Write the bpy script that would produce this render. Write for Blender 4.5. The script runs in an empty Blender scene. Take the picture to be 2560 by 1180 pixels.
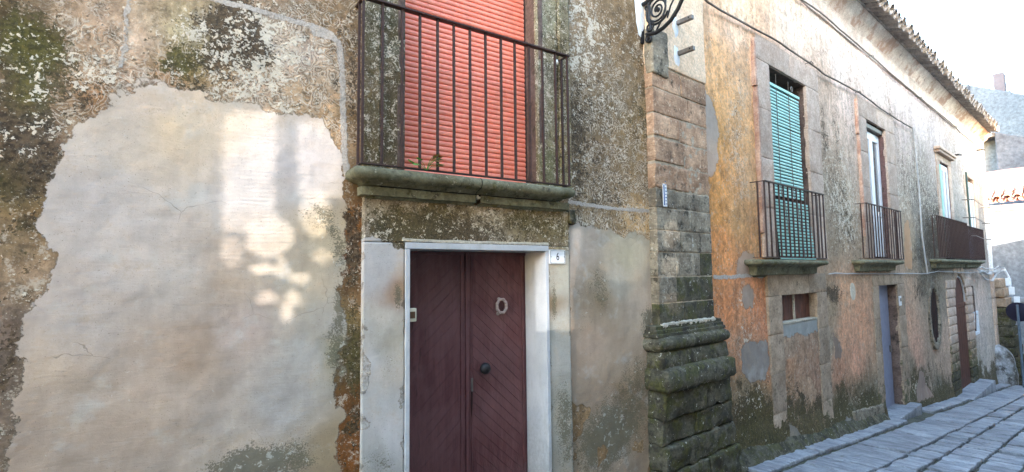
import bpy, bmesh, math, random
import numpy as np
from mathutils import Vector, Matrix, noise as mnoise

# ---------------------------------------------------------------- camera, sky, sun
sc = bpy.context.scene
COL = sc.collection
R = math.radians
# camera axes fitted to the photograph (x right along near wall, y into wall, z up)
AX = [Vector((0.83477545, -0.55047255, -0.01139827)), Vector((-0.03082635, -0.06739665, 0.99724993)),
      Vector((0.54972692, 0.8321284, 0.07323013))]
FOC = 1270.0
EZ = 1.65
CD = 3.2
cam_d = bpy.data.cameras.new('camera')
cam = bpy.data.objects.new('camera', cam_d); COL.objects.link(cam)
cam_d.sensor_fit = 'HORIZONTAL'; cam_d.sensor_width = 36; cam_d.lens = 36 * FOC / 2560
cam_d.clip_start = 0.05; cam_d.clip_end = 500
m = Matrix.Identity(4)
for i in range(3):
    m[i][0] = AX[0][i]; m[i][1] = AX[1][i]; m[i][2] = -AX[2][i]
m[0][3] = 0; m[1][3] = -CD; m[2][3] = EZ
cam.matrix_world = m
sc.camera = cam

SUN_DIR = Vector((math.cos(R(8)) * math.cos(R(46)), math.cos(R(8)) * math.sin(R(46)), -math.sin(R(8))))  # way the light travels
w = bpy.data.worlds.new('World'); sc.world = w; w.use_nodes = True
nt = w.node_tree
bg = nt.nodes['Background']; sky = nt.nodes.new('ShaderNodeTexSky')
sky.sky_type = 'NISHITA'; sky.sun_disc = False
sky.sun_elevation = R(8); sky.sun_rotation = math.atan2(-SUN_DIR.x, -SUN_DIR.y)
sky.air_density = 1.0; sky.dust_density = 1.0; sky.ozone_density = 1.5
nt.links.new(sky.outputs[0], bg.inputs[0]); bg.inputs[1].default_value = 0.15
sd = bpy.data.lights.new('sun', 'SUN'); sd.energy = 2.0; sd.angle = R(0.32); sd.color = (1.0, 0.985, 0.955)
so = bpy.data.objects.new('sun', sd); COL.objects.link(so)
so.rotation_euler = SUN_DIR.to_track_quat('-Z', 'Y').to_euler(); so.location = (-10, -10, 12)
sc.view_settings.view_transform = 'Standard'; sc.view_settings.look = 'None'
sc.view_settings.exposure = 4.40; sc.view_settings.gamma = 1

# ---------------------------------------------------------------- frames
DL = 0.11137386
D2 = (math.cos(DL), math.sin(DL)); N2 = (math.sin(DL), -math.cos(DL)); OX = 3.71
def F1(a, o, z): return (a, -o, z)
def F2(a, o, z): return (OX + a * D2[0] + o * N2[0], a * D2[1] + o * N2[1], z)
def ray(px, py):
    a = (px - 1280) / FOC; b = -(py - 590) / FOC
    return AX[0] * a + AX[1] * b + AX[2]
def P1(px, py, o=0.0):           # picture point -> (s, z) on the near wall
    r = ray(px, py); k = (CD - o) / r.y
    return (r.x * k, r.z * k + EZ)
def P2(px, py, o=0.0):           # picture point -> (t, z) on the street wall
    r = ray(px, py); bx = OX + N2[0] * o; by = CD + N2[1] * o
    k = (bx * N2[0] + by * N2[1]) / (r.x * N2[0] + r.y * N2[1])
    qx = r.x * k - bx; qy = r.y * k - by
    return (qx * D2[0] + qy * D2[1], r.z * k + EZ)
def gz(t): return -0.26 - 0.094 * t          # street level along the street wall

# ---------------------------------------------------------------- numpy noise
def vnoise(x, y, seed=0):
    xi = np.floor(x).astype(np.int64); yi = np.floor(y).astype(np.int64)
    xf = x - xi; yf = y - yi
    u = xf * xf * (3 - 2 * xf); v = yf * yf * (3 - 2 * yf)
    def h(a, b):
        n = (a * 374761393 + b * 668265263 + seed * 982451653) & 0xffffffff
        n = ((n ^ (n >> 13)) * 1274126177) & 0xffffffff
        return ((n ^ (n >> 16)) & 0xffff) / 65535.0
    return (h(xi, yi) * (1 - u) + h(xi + 1, yi) * u) * (1 - v) + (h(xi, yi + 1) * (1 - u) + h(xi + 1, yi + 1) * u) * v
def fbm(x, y, sc_, oct_=4, seed=0):
    s = 0; a = .5; f = sc_; n = 0
    for i in range(oct_):
        s = s + a * vnoise(x * f + 17.3 * i, y * f + 5.1 * i, seed + i); n += a; a *= .5; f *= 2.03
    return s / n
def sdf_poly(x, y, poly):
    d = np.full(x.shape, 1e9); ins = np.zeros(x.shape, bool)
    for i in range(len(poly)):
        ax, ay = poly[i]; bx, by = poly[(i + 1) % len(poly)]
        ex, ey = bx - ax, by - ay
        t = np.clip(((x - ax) * ex + (y - ay) * ey) / (ex * ex + ey * ey + 1e-12), 0, 1)
        d = np.minimum(d, np.hypot(x - ax - t * ex, y - ay - t * ey))
        if abs(ey) > 1e-12:
            c = ((ay > y) != (by > y)) & (x < ex * (y - ay) / ey + ax)
            ins ^= c
    return np.where(ins, d, -d)
def sdf_line(x, y, pts, hw):
    d = np.full(x.shape, 1e9)
    for (ax, ay), (bx, by) in zip(pts, pts[1:]):
        ex, ey = bx - ax, by - ay
        t = np.clip(((x - ax) * ex + (y - ay) * ey) / (ex * ex + ey * ey + 1e-12), 0, 1)
        d = np.minimum(d, np.hypot(x - ax - t * ex, y - ay - t * ey))
    return hw - d
def lin(c):
    c = np.asarray(c, float) / 255
    return np.where(c <= .04045, c / 12.92, ((c + .055) / 1.055) ** 2.4)
def shepard(x, y, pts, cols, p=3.0):
    acc = np.zeros(x.shape + (3,)); ws = np.zeros(x.shape)
    for (a, b), c in zip(pts, cols):
        wgt = 1 / (((x - a) ** 2 + (y - b) ** 2) + 0.004) ** (p / 2)
        acc += wgt[..., None] * c; ws += wgt
    return acc / ws[..., None]

# ---------------------------------------------------------------- object helpers
def tag(o, label=None, cat=None, group=None, kind=None):
    if label: o['label'] = label
    if cat: o['category'] = cat
    if group: o['group'] = group
    if kind: o['kind'] = kind
    return o
def attach(o, parent):
    if parent is not None:
        o.parent = parent
        if parent.type == 'EMPTY':
            o.matrix_parent_inverse = Matrix.Translation(-Vector(parent.location))
def empty(name, loc, label, cat, group=None):
    o = bpy.data.objects.new(name, None); o.location = loc; o.empty_display_size = .1
    COL.objects.link(o); return tag(o, label, cat, group)
def linkmesh(name, me, mat, parent=None, smooth=False):
    o = bpy.data.objects.new(name, me); COL.objects.link(o)
    if mat is not None and not me.materials: me.materials.append(mat)
    if smooth: me.polygons.foreach_set('use_smooth', [True] * len(me.polygons))
    attach(o, parent); return o
def inst(src, off, parent=None, name=None):      # copy sharing mesh data
    c = src.copy(); COL.objects.link(c); c.location = Vector(src.location) + Vector(off)
    for k in list(c.keys()):
        if k in ('label', 'category', 'group') and parent is not None: del c[k]
    if parent is not None and parent is not src.parent: attach(c, parent)
    return c

class MB:
    def __init__(s): s.v = []; s.f = []
    def add(s, vs, fs):
        b = len(s.v); s.v += [tuple(q) for q in vs]; s.f += [tuple(i + b for i in f) for f in fs]; return s
    def box(s, F, a0, a1, o0, o1, z0, z1, taper=0):
        vs = [F(a, o, z) for z in (z0, z1) for o in (o0, o1) for a in (a0, a1)]
        return s.add(vs, [(0, 1, 3, 2), (4, 6, 7, 5), (0, 4, 5, 1), (2, 3, 7, 6), (0, 2, 6, 4), (1, 5, 7, 3)])
    def prism(s, F, pts, o0, o1):                # polygon in (a,z) pulled from o0 to o1
        n = len(pts); vs = [F(a, o0, z) for a, z in pts] + [F(a, o1, z) for a, z in pts]
        return s.add(vs, [tuple(range(n)), tuple(range(2 * n - 1, n - 1, -1))] + [(i, (i + 1) % n, (i + 1) % n + n, i + n) for i in range(n)])
    def tube(s, pts, r, n=6, cap=True):
        pts = [Vector(p) for p in pts]; rr = r if isinstance(r, (list, tuple)) else [r] * len(pts)
        b = len(s.v); up = None
        for i, p in enumerate(pts):
            d = (pts[min(i + 1, len(pts) - 1)] - pts[max(i - 1, 0)]).normalized()
            if up is None: up = d.orthogonal().normalized()
            else: up = (up - d * up.dot(d)).normalized()
            sd_ = d.cross(up)
            for k in range(n):
                a = 2 * math.pi * k / n
                s.v.append(tuple(p + (up * math.cos(a) + sd_ * math.sin(a)) * rr[i]))
        for i in range(len(pts) - 1):
            for k in range(n):
                s.f.append((b + i * n + k, b + i * n + (k + 1) % n, b + (i + 1) * n + (k + 1) % n, b + (i + 1) * n + k))
        if cap:
            s.f.append(tuple(b + k for k in range(n))); e = b + (len(pts) - 1) * n
            s.f.append(tuple(e + k for k in reversed(range(n))))
        return s
    def lathe(s, c, axis, prof, n=20):           # prof: (distance along axis, radius)
        c = Vector(c); ax = Vector(axis).normalized(); u = ax.orthogonal().normalized(); v = ax.cross(u); b = len(s.v)
        for (h, r) in prof:
            for k in range(n):
                a = 2 * math.pi * k / n
                s.v.append(tuple(c + ax * h + (u * math.cos(a) + v * math.sin(a)) * r))
        for i in range(len(prof) - 1):
            for k in range(n):
                s.f.append((b + i * n + k, b + i * n + (k + 1) % n, b + (i + 1) * n + (k + 1) % n, b + (i + 1) * n + k))
        return s
    def build(s, name, mat, parent=None, smooth=False, bevel=0, label=None, fixn=True):
        me = bpy.data.meshes.new(name); me.from_pydata(s.v, [], s.f); me.update()
        if fixn or bevel:
            bm = bmesh.new(); bm.from_mesh(me)
            bmesh.ops.recalc_face_normals(bm, faces=bm.faces)
            if bevel: bmesh.ops.bevel(bm, geom=bm.edges[:], offset=bevel, segments=1, affect='EDGES', profile=.5)
            bm.to_mesh(me); bm.free()
        o = linkmesh(name, me, mat, parent, False)
        if smooth: smooth_by_angle(me, smooth if not isinstance(smooth, bool) else 40)
        if label: o['label'] = label
        return o
def smooth_by_angle(me, deg=40):
    bm = bmesh.new(); bm.from_mesh(me)
    for f in bm.faces: f.smooth = True
    for e in bm.edges:
        if len(e.link_faces) == 2 and e.calc_face_angle(0) > R(deg): e.smooth = False
    bm.to_mesh(me); bm.free()

def rbox(F, a0, a1, o0, o1, z0, z1, r=.01, cell=.05, amp=.004, seed=0, nsc=9.0):
    """box with rounded, uneven, noisy faces -> MB"""
    def ax(l0, l1):
        L = l1 - l0; rr = min(r, L * .3)
        n = max(1, int(round((L - 2 * rr) / cell)))
        return [l0, l0 + rr * .35, l0 + rr] + [l0 + rr + (L - 2 * rr) * i / n for i in range(1, n)] + [l1 - rr, l1 - rr * .35, l1]
    A, B, Z = ax(a0, a1), ax(o0, o1), ax(z0, z1)
    mb = MB(); idx = {}
    rr = min(r, (a1 - a0) * .3, (o1 - o0) * .3, (z1 - z0) * .3)
    def vid(i, j, k):
        key = (i, j, k)
        if key in idx: return idx[key]
        p = Vector((A[i], B[j], Z[k]))
        q = Vector((min(max(p.x, a0 + rr), a1 - rr), min(max(p.y, o0 + rr), o1 - rr), min(max(p.z, z0 + rr), z1 - rr)))
        d = p - q
        if d.length > 1e-9: p = q + d.normalized() * rr
        wv = Vector(F(*p))
        nv = mnoise.noise_vector(wv * nsc + Vector((seed * 3.1, 0, 0))) * amp + mnoise.noise_vector(wv * nsc * 3.3) * amp * .45
        idx[key] = len(mb.v); mb.v.append(tuple(wv + nv)); return idx[key]
    na, nb, nz = len(A) - 1, len(B) - 1, len(Z) - 1
    for i in range(na):
        for j in range(nb):
            for k, fl in ((0, 1), (nz, 0)):
                f = (vid(i, j, k), vid(i + 1, j, k), vid(i + 1, j + 1, k), vid(i, j + 1, k)); mb.f.append(f if fl else f[::-1])
    for i in range(na):
        for k in range(nz):
            for j in (0, nb): mb.f.append((vid(i, j, k), vid(i + 1, j, k), vid(i + 1, j, k + 1), vid(i, j, k + 1)))
    for j in range(nb):
        for k in range(nz):
            for i in (0, na): mb.f.append((vid(i, j, k), vid(i, j + 1, k), vid(i, j + 1, k + 1), vid(i, j, k + 1)))
    return mb
def sweep3(F, a0, a1, prof, cell=.06, amp=.003, seed=0, back=-.03, left=True, right=True, nsc=8., arnd=.012):
    """moulding profile [(projection, z)...] run round the left end, front and right end of a block"""
    mb = MB(); n = max(2, int((a1 - a0) / cell)); rows = []
    for (e, z) in prof:
        row = []; ns = max(1, int(abs(e - back) / cell))
        L = a0 - (e if left else 0); Rr = a1 + (e if right else 0)
        c = min(arnd, max(.001, (e - back) * .3))
        if left:
            row += [(L, back), (L, (back + e) * .5), (L, e - c)]
        row += [(L + c * .3, e - c * .3)] if left else [(L, e)]
        for i in range(1, n): row.append((L + (Rr - L) * i / n, e))
        row += [(Rr - c * .3, e - c * .3)] if right else [(Rr, e)]
        if right: row += [(Rr, e - c), (Rr, (back + e) * .5), (Rr, back)]
        rows.append([(a, o, z) for a, o in row])
    for row in rows:
        for (a, o, z) in row:
            wv = Vector(F(a, o, z))
            nv = mnoise.noise_vector(wv * nsc + Vector((0, seed * 2.7, 0))) * amp + mnoise.noise_vector(wv * nsc * 3.5) * amp * .5
            mb.v.append(tuple(wv + nv))
    k = len(rows[0])
    for i in range(len(rows) - 1):
        for j in range(k - 1): mb.f.append((i * k + j, i * k + j + 1, (i + 1) * k + j + 1, (i + 1) * k + j))
    return mb

# ---------------------------------------------------------------- material helpers
class G:
    def __init__(s, name, rough=.85):
        s.m = bpy.data.materials.new(name); s.m.use_nodes = True; s.t = s.m.node_tree
        s.b = s.t.nodes['Principled BSDF']; s.b.inputs['Roughness'].default_value = rough
        s.b.inputs['Specular IOR Level'].default_value = .3
        s.pos = s.n('ShaderNodeNewGeometry').outputs['Position']
    def n(s, typ, **kw):
        q = s.t.nodes.new(typ)
        for k, v in kw.items(): setattr(q, k, v)
        return q
    def put(s, sock, v):
        if v is None: return
        if isinstance(v, bpy.types.NodeSocket): s.t.links.new(v, sock)
        elif isinstance(v, (tuple, list)) and len(v) == 3 and sock.type == 'RGBA': sock.default_value = (*v, 1)
        else: sock.default_value = v
    def attr(s, name, out='Fac'):
        q = s.n('ShaderNodeAttribute'); q.attribute_name = name; return q.outputs[out]
    def noise(s, scale, detail=4, rough=.55, dist=0, vec=None, out='Fac', lac=2.0):
        q = s.n('ShaderNodeTexNoise'); s.put(q.inputs['Vector'], vec or s.pos)
        q.inputs['Scale'].default_value = scale; q.inputs['Detail'].default_value = detail
        q.inputs['Roughness'].default_value = rough; q.inputs['Distortion'].default_value = dist
        return q.outputs[out]
    def vor(s, scale, feature='F1', vec=None, out='Distance', rnd=1.0):
        q = s.n('ShaderNodeTexVoronoi', feature=feature); s.put(q.inputs['Vector'], vec or s.pos)
        q.inputs['Scale'].default_value = scale; q.inputs['Randomness'].default_value = rnd
        return q.outputs[out]
    def mul(s, a, b): return s.math('MULTIPLY', a, b)
    def math(s, op, a, b=None, c=None, clamp=False):
        q = s.n('ShaderNodeMath', operation=op); q.use_clamp = clamp
        s.put(q.inputs[0], a); s.put(q.inputs[1], b)
        if c is not None: s.put(q.inputs[2], c)
        return q.outputs[0]
    def step(s, v, lo, hi, a=0.0, b=1.0):
        q = s.n('ShaderNodeMapRange', interpolation_type='SMOOTHSTEP'); s.put(q.inputs[0], v)
        q.inputs[1].default_value = lo; q.inputs[2].default_value = hi; q.inputs[3].default_value = a; q.inputs[4].default_value = b
        return q.outputs[0]
    def rng(s, v, lo, hi, a=0.0, b=1.0):
        q = s.n('ShaderNodeMapRange'); s.put(q.inputs[0], v)
        q.inputs[1].default_value = lo; q.inputs[2].default_value = hi; q.inputs[3].default_value = a; q.inputs[4].default_value = b
        return q.outputs[0]
    def mix(s, f, a, b, mode='MIX'):
        q = s.n('ShaderNodeMix', data_type='RGBA', blend_type=mode)
        s.put(q.inputs[0], f); s.put(q.inputs[6], a); s.put(q.inputs[7], b); return q.outputs[2]
    def bright(s, col, fac):                      # colour * scalar
        q = s.n('ShaderNodeVectorMath', operation='SCALE'); s.put(q.inputs[0], col); s.put(q.inputs['Scale'], fac); return q.outputs[0]
    def scalev(s, v):
        q = s.n('ShaderNodeVectorMath', operation='MULTIPLY'); s.put(q.inputs[0], s.pos); q.inputs[1].default_value = v; return q.outputs[0]
    def warp(s, scale, amt, vec=None):
        nz = s.noise(scale, 3, out='Color', vec=vec)
        q = s.n('ShaderNodeVectorMath', operation='MULTIPLY_ADD'); s.put(q.inputs[0], nz); q.inputs[1].default_value = (amt,) * 3; s.put(q.inputs[2], vec or s.pos)
        return q.outputs[0]
    def z(s):
        q = s.n('ShaderNodeSeparateXYZ'); s.put(q.inputs[0], s.pos); return q.outputs[2]
    def bump(s, h, dist=.01, strength=1.0):
        q = s.n('ShaderNodeBump'); q.inputs['Distance'].default_value = dist; q.inputs['Strength'].default_value = strength
        s.put(q.inputs['Height'], h); s.put(s.b.inputs['Normal'], q.outputs[0]); return s
    def col(s, c): s.put(s.b.inputs['Base Color'], c); return s
    def rough(s, v): s.put(s.b.inputs['Roughness'], v); return s

def mat_plain(name, col, rough=.6, metal=0, var=.15, vs=12, bump=0, wear=None, wearcol=(.3, .25, .2)):
    g = G(name, rough); g.b.inputs['Metallic'].default_value = metal
    n = g.noise(vs, 5); c = g.bright(tuple(col), g.rng(n, .3, .7, 1 - var, 1 + var)) if False else None
    base = g.mix(g.rng(n, .3, .7), tuple(x * (1 - var) for x in col), tuple(min(1, x * (1 + var)) for x in col))
    if wear:
        base = g.mix(g.step(g.noise(wear, 6, .7), .6, .68), base, wearcol)
    g.col(base)
    if bump: g.bump(g.noise(vs * 4, 4), bump)
    return g.m

def mat_plaster(name, flecksc=34., vermsc=7., speck=1.0, k=1.0):
    """weathered lime render driven by per-vertex stain maps"""
    g = G(name, .92)
    tint = g.attr('tint', 'Color'); patch = g.attr('patch'); line = g.attr('line'); dark = g.attr('dark'); moss = g.attr('moss')
    fleck = g.attr('fleck'); verm = g.attr('verm'); pit = g.attr('pit')
    wp = g.warp(9 * k, .03 / k)
    wp2 = g.warp(3 * k, .16 / k)
    nbig = g.noise(5 * k, 8, .62); nmid = g.noise(26 * k, 6, .65, vec=wp); nfine = g.noise(150 * k, 3, .6)
    ngr = g.noise(420 * k, 2, .6)
    # ---- old render
    m1 = g.rng(nbig, .3, .7, .78, 1.24); m2 = g.rng(nmid, .3, .72, .62, 1.40)
    old = g.bright(tint, g.mul(m1, m2))
    old = g.bright(old, g.rng(g.noise(1.0, 5, .6, vec=g.scalev((16 * k, 16 * k, 1.1 * k))), .3, .7, .80, 1.18))
    n13 = g.noise(13 * k, 6, .7, vec=wp); n55 = g.noise(58 * k, 5, .7, dist=.3)
    lace = g.math('ADD', g.mul(n13, .5), g.mul(n55, .5))
    n11 = g.noise(11 * k, 6, .6, vec=wp2)
    old = g.mix(g.mul(g.step(g.math('ADD', g.mul(n11, .6), g.mul(n55, .4)), .49, .60), .50 * speck), old, (.10, .068, .038))
    old = g.mix(g.mul(g.step(g.math('ADD', g.mul(g.noise(15 * k, 7, .66, vec=wp), .6), g.mul(g.noise(75 * k, 4, .7), .4)), .53, .60), .65 * speck), old, (.52, .43, .335))
    # contour-like trails of flaking skins
    fld = g.noise(vermsc * k, 2.0, .5, dist=.35, vec=wp)
    ctr = g.math('PINGPONG', g.mul(fld, 15.0), .5)
    fld2 = g.noise(vermsc * 2.6 * k, 2.0, .5, dist=.6)
    ctr2 = g.math('PINGPONG', g.mul(fld2, 8.0), .5)
    trail = g.math('MAXIMUM', g.step(ctr, .34, .45), g.mul(g.step(ctr2, .36, .46), 1.0))
    tmask = g.math('MULTIPLY', g.step(verm, .02, .75), g.step(g.math('ADD', g.mul(g.noise(8 * k, 4, .6), .7), g.mul(n55, .3)), .42, .52))
    tr = g.mul(trail, tmask)
    old = g.mix(g.mul(tr, .85), old, g.mix(g.noise(4 * k), (.46, .36, .25), (.78, .68, .57)))
    trd = g.mul(g.mul(g.step(ctr, .02, .14, 1, 0), tmask), .7)
    old = g.mix(trd, old, (.06, .04, .022))
    # dark lichen and moss, lacy at the edges
    dn = g.math('ADD', g.mul(dark, 1.12), g.rng(lace, .3, .7, -.60, .60))
    df = g.step(dn, .44, .58)
    mcol = g.mix(g.step(g.noise(34 * k, 5, .7), .38, .62), (.036, .032, .008), (.112, .094, .022))
    dcol = g.mix(moss, g.mix(g.step(g.noise(50 * k, 4), .36, .64), (.026, .017, .010), (.11, .072, .040)), mcol)
    old = g.mix(g.mul(df, .90), old, dcol)
    # pale flakes
    fl = g.math('ADD', g.mul(g.noise(flecksc * .45 * k, 5, .65, vec=wp), .5), g.mul(g.noise(flecksc * 1.7 * k, 4, .65, dist=.4), .5))
    ff = g.step(g.math('ADD', g.math('MINIMUM', g.mul(fleck, .72), .50), g.rng(fl, .3, .7, -.75, .75)), .52, .60)
    old = g.mix(g.mul(ff, .86), old, g.mix(g.noise(6 * k), (.60, .51, .38), (.80, .70, .58)))
    tiny = g.step(g.noise(120 * k, 3, .6), .655, .69)
    old = g.mix(g.mul(tiny, .55), old, (.62, .55, .45))
    # ---- smooth repair render
    pm = g.math('ADD', g.rng(g.noise(3.2 * k, 5, .55, vec=wp2), .3, .7, .86, 1.12), g.rng(nmid, .3, .7, -.06, .06))
    ptint = g.attr('ptint', 'Color')
    new = g.bright(ptint, g.mul(pm, g.rng(ngr, .3, .7, .93, 1.07)))
    new = g.mix(g.mul(g.step(g.math('ADD', g.mul(g.noise(3.2 * k, 6, .65, vec=wp2), .75), g.mul(n55, .25)), .50, .66), .42), new, (.40, .29, .19))
    new = g.mix(g.mul(g.step(g.noise(4.1 * k, 6, .62, vec=wp), .54, .68), .35), new, (.50, .49, .46))
    new = g.bright(new, g.rng(g.noise(1.3, 5, .6, vec=g.scalev((9 * k, 9 * k, 1.6 * k))), .3, .7, .93, 1.07))
    crk = g.vor(2.1 * k, 'DISTANCE_TO_EDGE', vec=g.warp(5 * k, .13 / k))
    crack = g.mul(g.step(crk, .0006, .0028, 1, 0), g.step(g.noise(1.7 * k, 2), .56, .62))
    new = g.mix(g.mul(crack, .45), new, (.12, .095, .07))
    pn = g.math('ADD', g.math('ADD', g.mul(n13, .35), g.mul(g.noise(110 * k, 5, .75), .65)), g.mul(g.math('SUBTRACT', pit, .5), .30))
    pf = g.step(pn, .545, .60)
    new = g.mix(g.mul(pf, .78), new, g.mix(n13, (.05, .046, .026), (.16, .14, .09)))
    new = g.mix(g.mul(g.step(nfine, .665, .70), .45), new, (.12, .10, .075))
    fl2 = g.step(g.math('ADD', g.mul(pit, .30), g.rng(g.noise(24 * k, 5, .7, vec=wp), .3, .7, -.5, .5)), .52, .60)
    new = g.mix(g.mul(fl2, .5), new, (.60, .57, .50))
    # edges
    en = g.math('ADD', g.math('ADD', patch, g.rng(g.noise(12 * k, 7, .7), .25, .75, -.035 / k, .035 / k)), g.rng(g.noise(60 * k, 4, .7), .25, .75, -.008 / k, .008 / k))
    pmask = g.step(en, -.002, .004)
    rim = g.mul(g.step(en, -.012, -.002), g.step(en, 0, .006, 1, 0))
    c = g.mix(pmask, old, new)
    c = g.mix(g.mul(rim, .5), c, (.16, .12, .085))
    ln = g.math('ADD', line, g.rng(g.noise(30 * k, 5, .7), .25, .75, -.011, .011))
    lm = g.step(ln, -.001, .003)
    lcol = (.50, .43, .37)
    c = g.mix(lm, c, g.mix(g.step(g.noise(90 * k, 3), .35, .6), tuple(x * .72 for x in lcol), lcol))
    c = g.mix(g.mul(g.step(nfine, .64, .72), .35), c, (.07, .055, .04))
    g.col(c)
    h = g.math('ADD', g.mul(nmid, .45), g.mul(n55, .55))
    h = g.math('ADD', h, g.mul(tr, .35)); h = g.math('ADD', h, g.mul(ff, .25))
    h = g.mul(h, g.rng(pmask, 0, 1, 1.0, .16))
    h = g.math('ADD', h, g.mul(pmask, .75)); h = g.math('ADD', h, g.mul(lm, .55))
    h = g.math('ADD', h, g.mul(g.mul(pmask, g.noise(6, 4, .6, vec=g.scalev((1.0, 1.0, 5.0)), dist=1.2)), .30))
    h = g.math('ADD', h, g.mul(g.noise(300 * k, 2), .07)); h = g.math('SUBTRACT', h, g.mul(crack, .15))
    g.bump(h, .009 / k ** .5, .85)
    return g.m

def mat_stone(name, c0, c1, moss=.3, mosscol=(.045, .047, .018), strata=True, pale=.15, dark=.3, k=1.0, palecol=(.52, .49, .43), zmoss=None):
    g = G(name, .93)
    wp = g.warp(6 * k, .06)
    n1 = g.noise(5 * k, 7, .62, vec=wp); n2 = g.noise(40 * k, 6, .7)
    oi = g.n('ShaderNodeObjectInfo').outputs['Random']
    c = g.mix(g.step(n1, .35, .65), c0, c1)
    c = g.bright(c, g.mul(g.rng(n2, .3, .7, .68, 1.34), g.rng(oi, 0, 1, .84, 1.16)))
    if strata:
        sv = g.scalev((2.5, 2.5, 60)); c = g.bright(c, g.rng(g.noise(1.6, 5, .7, vec=sv), .3, .7, .78, 1.2))
    c = g.mix(g.mul(g.step(g.noise(9 * k, 8, .72, vec=wp), .62 - dark * .3, .74 - dark * .3), .85), c, (.032, .026, .018))
    mn = g.noise(7 * k, 8, .7)
    if zmoss:
        mn = g.math('ADD', mn, g.rng(g.z(), zmoss[0], zmoss[1], .25, -.1))
    c = g.mix(g.mul(g.step(mn, .66 - moss * .4, .78 - moss * .4), .85), c, g.mix(g.step(n2, .4, .6), mosscol, tuple(x * 1.9 for x in mosscol)))
    c = g.mix(g.mul(g.step(g.noise(30 * k, 5, .68, dist=.5), .70 - pale * .3, .735 - pale * .3), .75), c, palecol)
    g.col(c)
    h = g.math('ADD', g.mul(n2, .5), g.mul(g.noise(12 * k, 6, .6), .8))
    h = g.math('ADD', h, g.mul(g.noise(160 * k, 3), .2))
    g.bump(h, .011, .9)
    return g.m

M = {}
M['plaster1'] = mat_plaster('weathered_render')
M['plaster2'] = mat_plaster('ochre_render', flecksc=30, vermsc=6, speck=.7, k=.8)
M['frieze'] = mat_plaster('lichened_stone', flecksc=40, vermsc=10, speck=1.4, k=1.3)
M['slab'] = mat_stone('green_grey_stone', (.115, .105, .062), (.20, .185, .12), moss=.34, mosscol=(.062, .055, .018), strata=False, pale=.22, dark=.25, palecol=(.42, .39, .30))
M['pil'] = mat_stone('brown_sandstone', (.26, .150, .092), (.50, .32, .205), moss=.0, dark=.20, pale=.34, palecol=(.66, .50, .36))
M['pilgrey'] = mat_stone('grey_sandstone', (.155, .122, .088), (.30, .25, .185), moss=.04, dark=.36, pale=.30)
M['pildark'] = mat_stone('mossy_sandstone', (.060, .052, .034), (.125, .110, .078), moss=.46, mosscol=(.046, .043, .013), dark=.5, pale=.24)
M['piltop'] = mat_stone('cream_stucco', (.76, .53, .35), (.84, .63, .45), moss=-.5, dark=-.4, pale=.1, strata=False)
M['jointm'] = mat_stone('brown_mortar', (.26, .21, .155), (.40, .33, .25), moss=-.1, dark=.05, pale=.2, strata=False)
M['mortar'] = mat_stone('pale_mortar', (.42, .37, .29), (.56, .50, .41), moss=-.1, dark=-.05, pale=.2, strata=False)
M['surround2'] = mat_stone('pinkish_stone', (.42, .305, .235), (.53, .41, .33), moss=.0, dark=.04, pale=.08, strata=False)
M['surround2low'] = mat_stone('stained_stone', (.27, .195, .135), (.41, .305, .22), moss=.20, dark=.2, pale=.1, strata=False, zmoss=(-1.2, .6))
M['cornice'] = mat_stone('cornice_stone', (.62, .50, .43), (.76, .67, .60), moss=.0, mosscol=(.2, .2, .1), dark=-.02, pale=.2, strata=False)
def mat_cornice():
    m = mat_stone('cornice_stone_worn', (.60, .48, .41), (.76, .67, .60), moss=.0, mosscol=(.2, .2, .1), dark=-.02, pale=.2, strata=False)
    t = m.node_tree; b = t.nodes['Principled BSDF']; src = b.inputs['Base Color'].links[0].from_socket
    n = t.nodes.new('ShaderNodeTexNoise'); n.inputs['Scale'].default_value = 1.7; n.inputs['Detail'].default_value = 7; n.inputs['Roughness'].default_value = .68
    p = t.nodes.new('ShaderNodeNewGeometry'); t.links.new(p.outputs['Position'], n.inputs['Vector'])
    r = t.nodes.new('ShaderNodeMapRange'); r.interpolation_type = 'SMOOTHSTEP'; t.links.new(n.outputs['Fac'], r.inputs[0]); r.inputs[1].default_value = .47; r.inputs[2].default_value = .58; r.inputs[4].default_value = .8
    x = t.nodes.new('ShaderNodeMix'); x.data_type = 'RGBA'; t.links.new(r.outputs[0], x.inputs[0]); t.links.new(src, x.inputs[6]); x.inputs[7].default_value = (.36, .21, .15, 1)
    t.links.new(x.outputs[2], b.inputs['Base Color']); return m
M['cornworn'] = mat_cornice()
M['cornred'] = mat_stone('exposed_brick', (.38, .21, .15), (.56, .38, .29), moss=.0, dark=.02, pale=.25, strata=False)
def mat_marble():
    g = G('white_marble', .5)
    c = g.mix(g.step(g.noise(4, 6, .6), .35, .65), (.44, .44, .46), (.54, .53, .54))
    c = g.mix(g.mul(g.step(g.noise(3, 6, .7, vec=g.scalev((6, 6, 1))), .52, .70), .4), c, (.33, .30, .27))
    c = g.mix(g.mul(g.step(g.noise(90, 4, .7), .645, .68), .6), c, (.18, .16, .14))
    lowm = g.step(g.math('ADD', g.z(), g.mul(g.noise(30, 5, .75), 1.6)), 1.5, .7)
    c = g.mix(g.mul(lowm, .5), c, (.24, .22, .19))
    g.col(c); g.bump(g.noise(60, 5, .7), .0015); return g.m
M['white_marble'] = mat_marble()
M['shutter'] = mat_plain('salmon_pvc', (.86, .27, .175), .36, var=.05, vs=3)
M['iron'] = mat_plain('brown_iron', (.055, .030, .026), .55, metal=.2, var=.3, vs=40, wear=30, wearcol=(.11, .055, .035))
M['blackiron'] = mat_plain('black_iron', (.022, .022, .026), .38, metal=.3, var=.3, vs=40)
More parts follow.
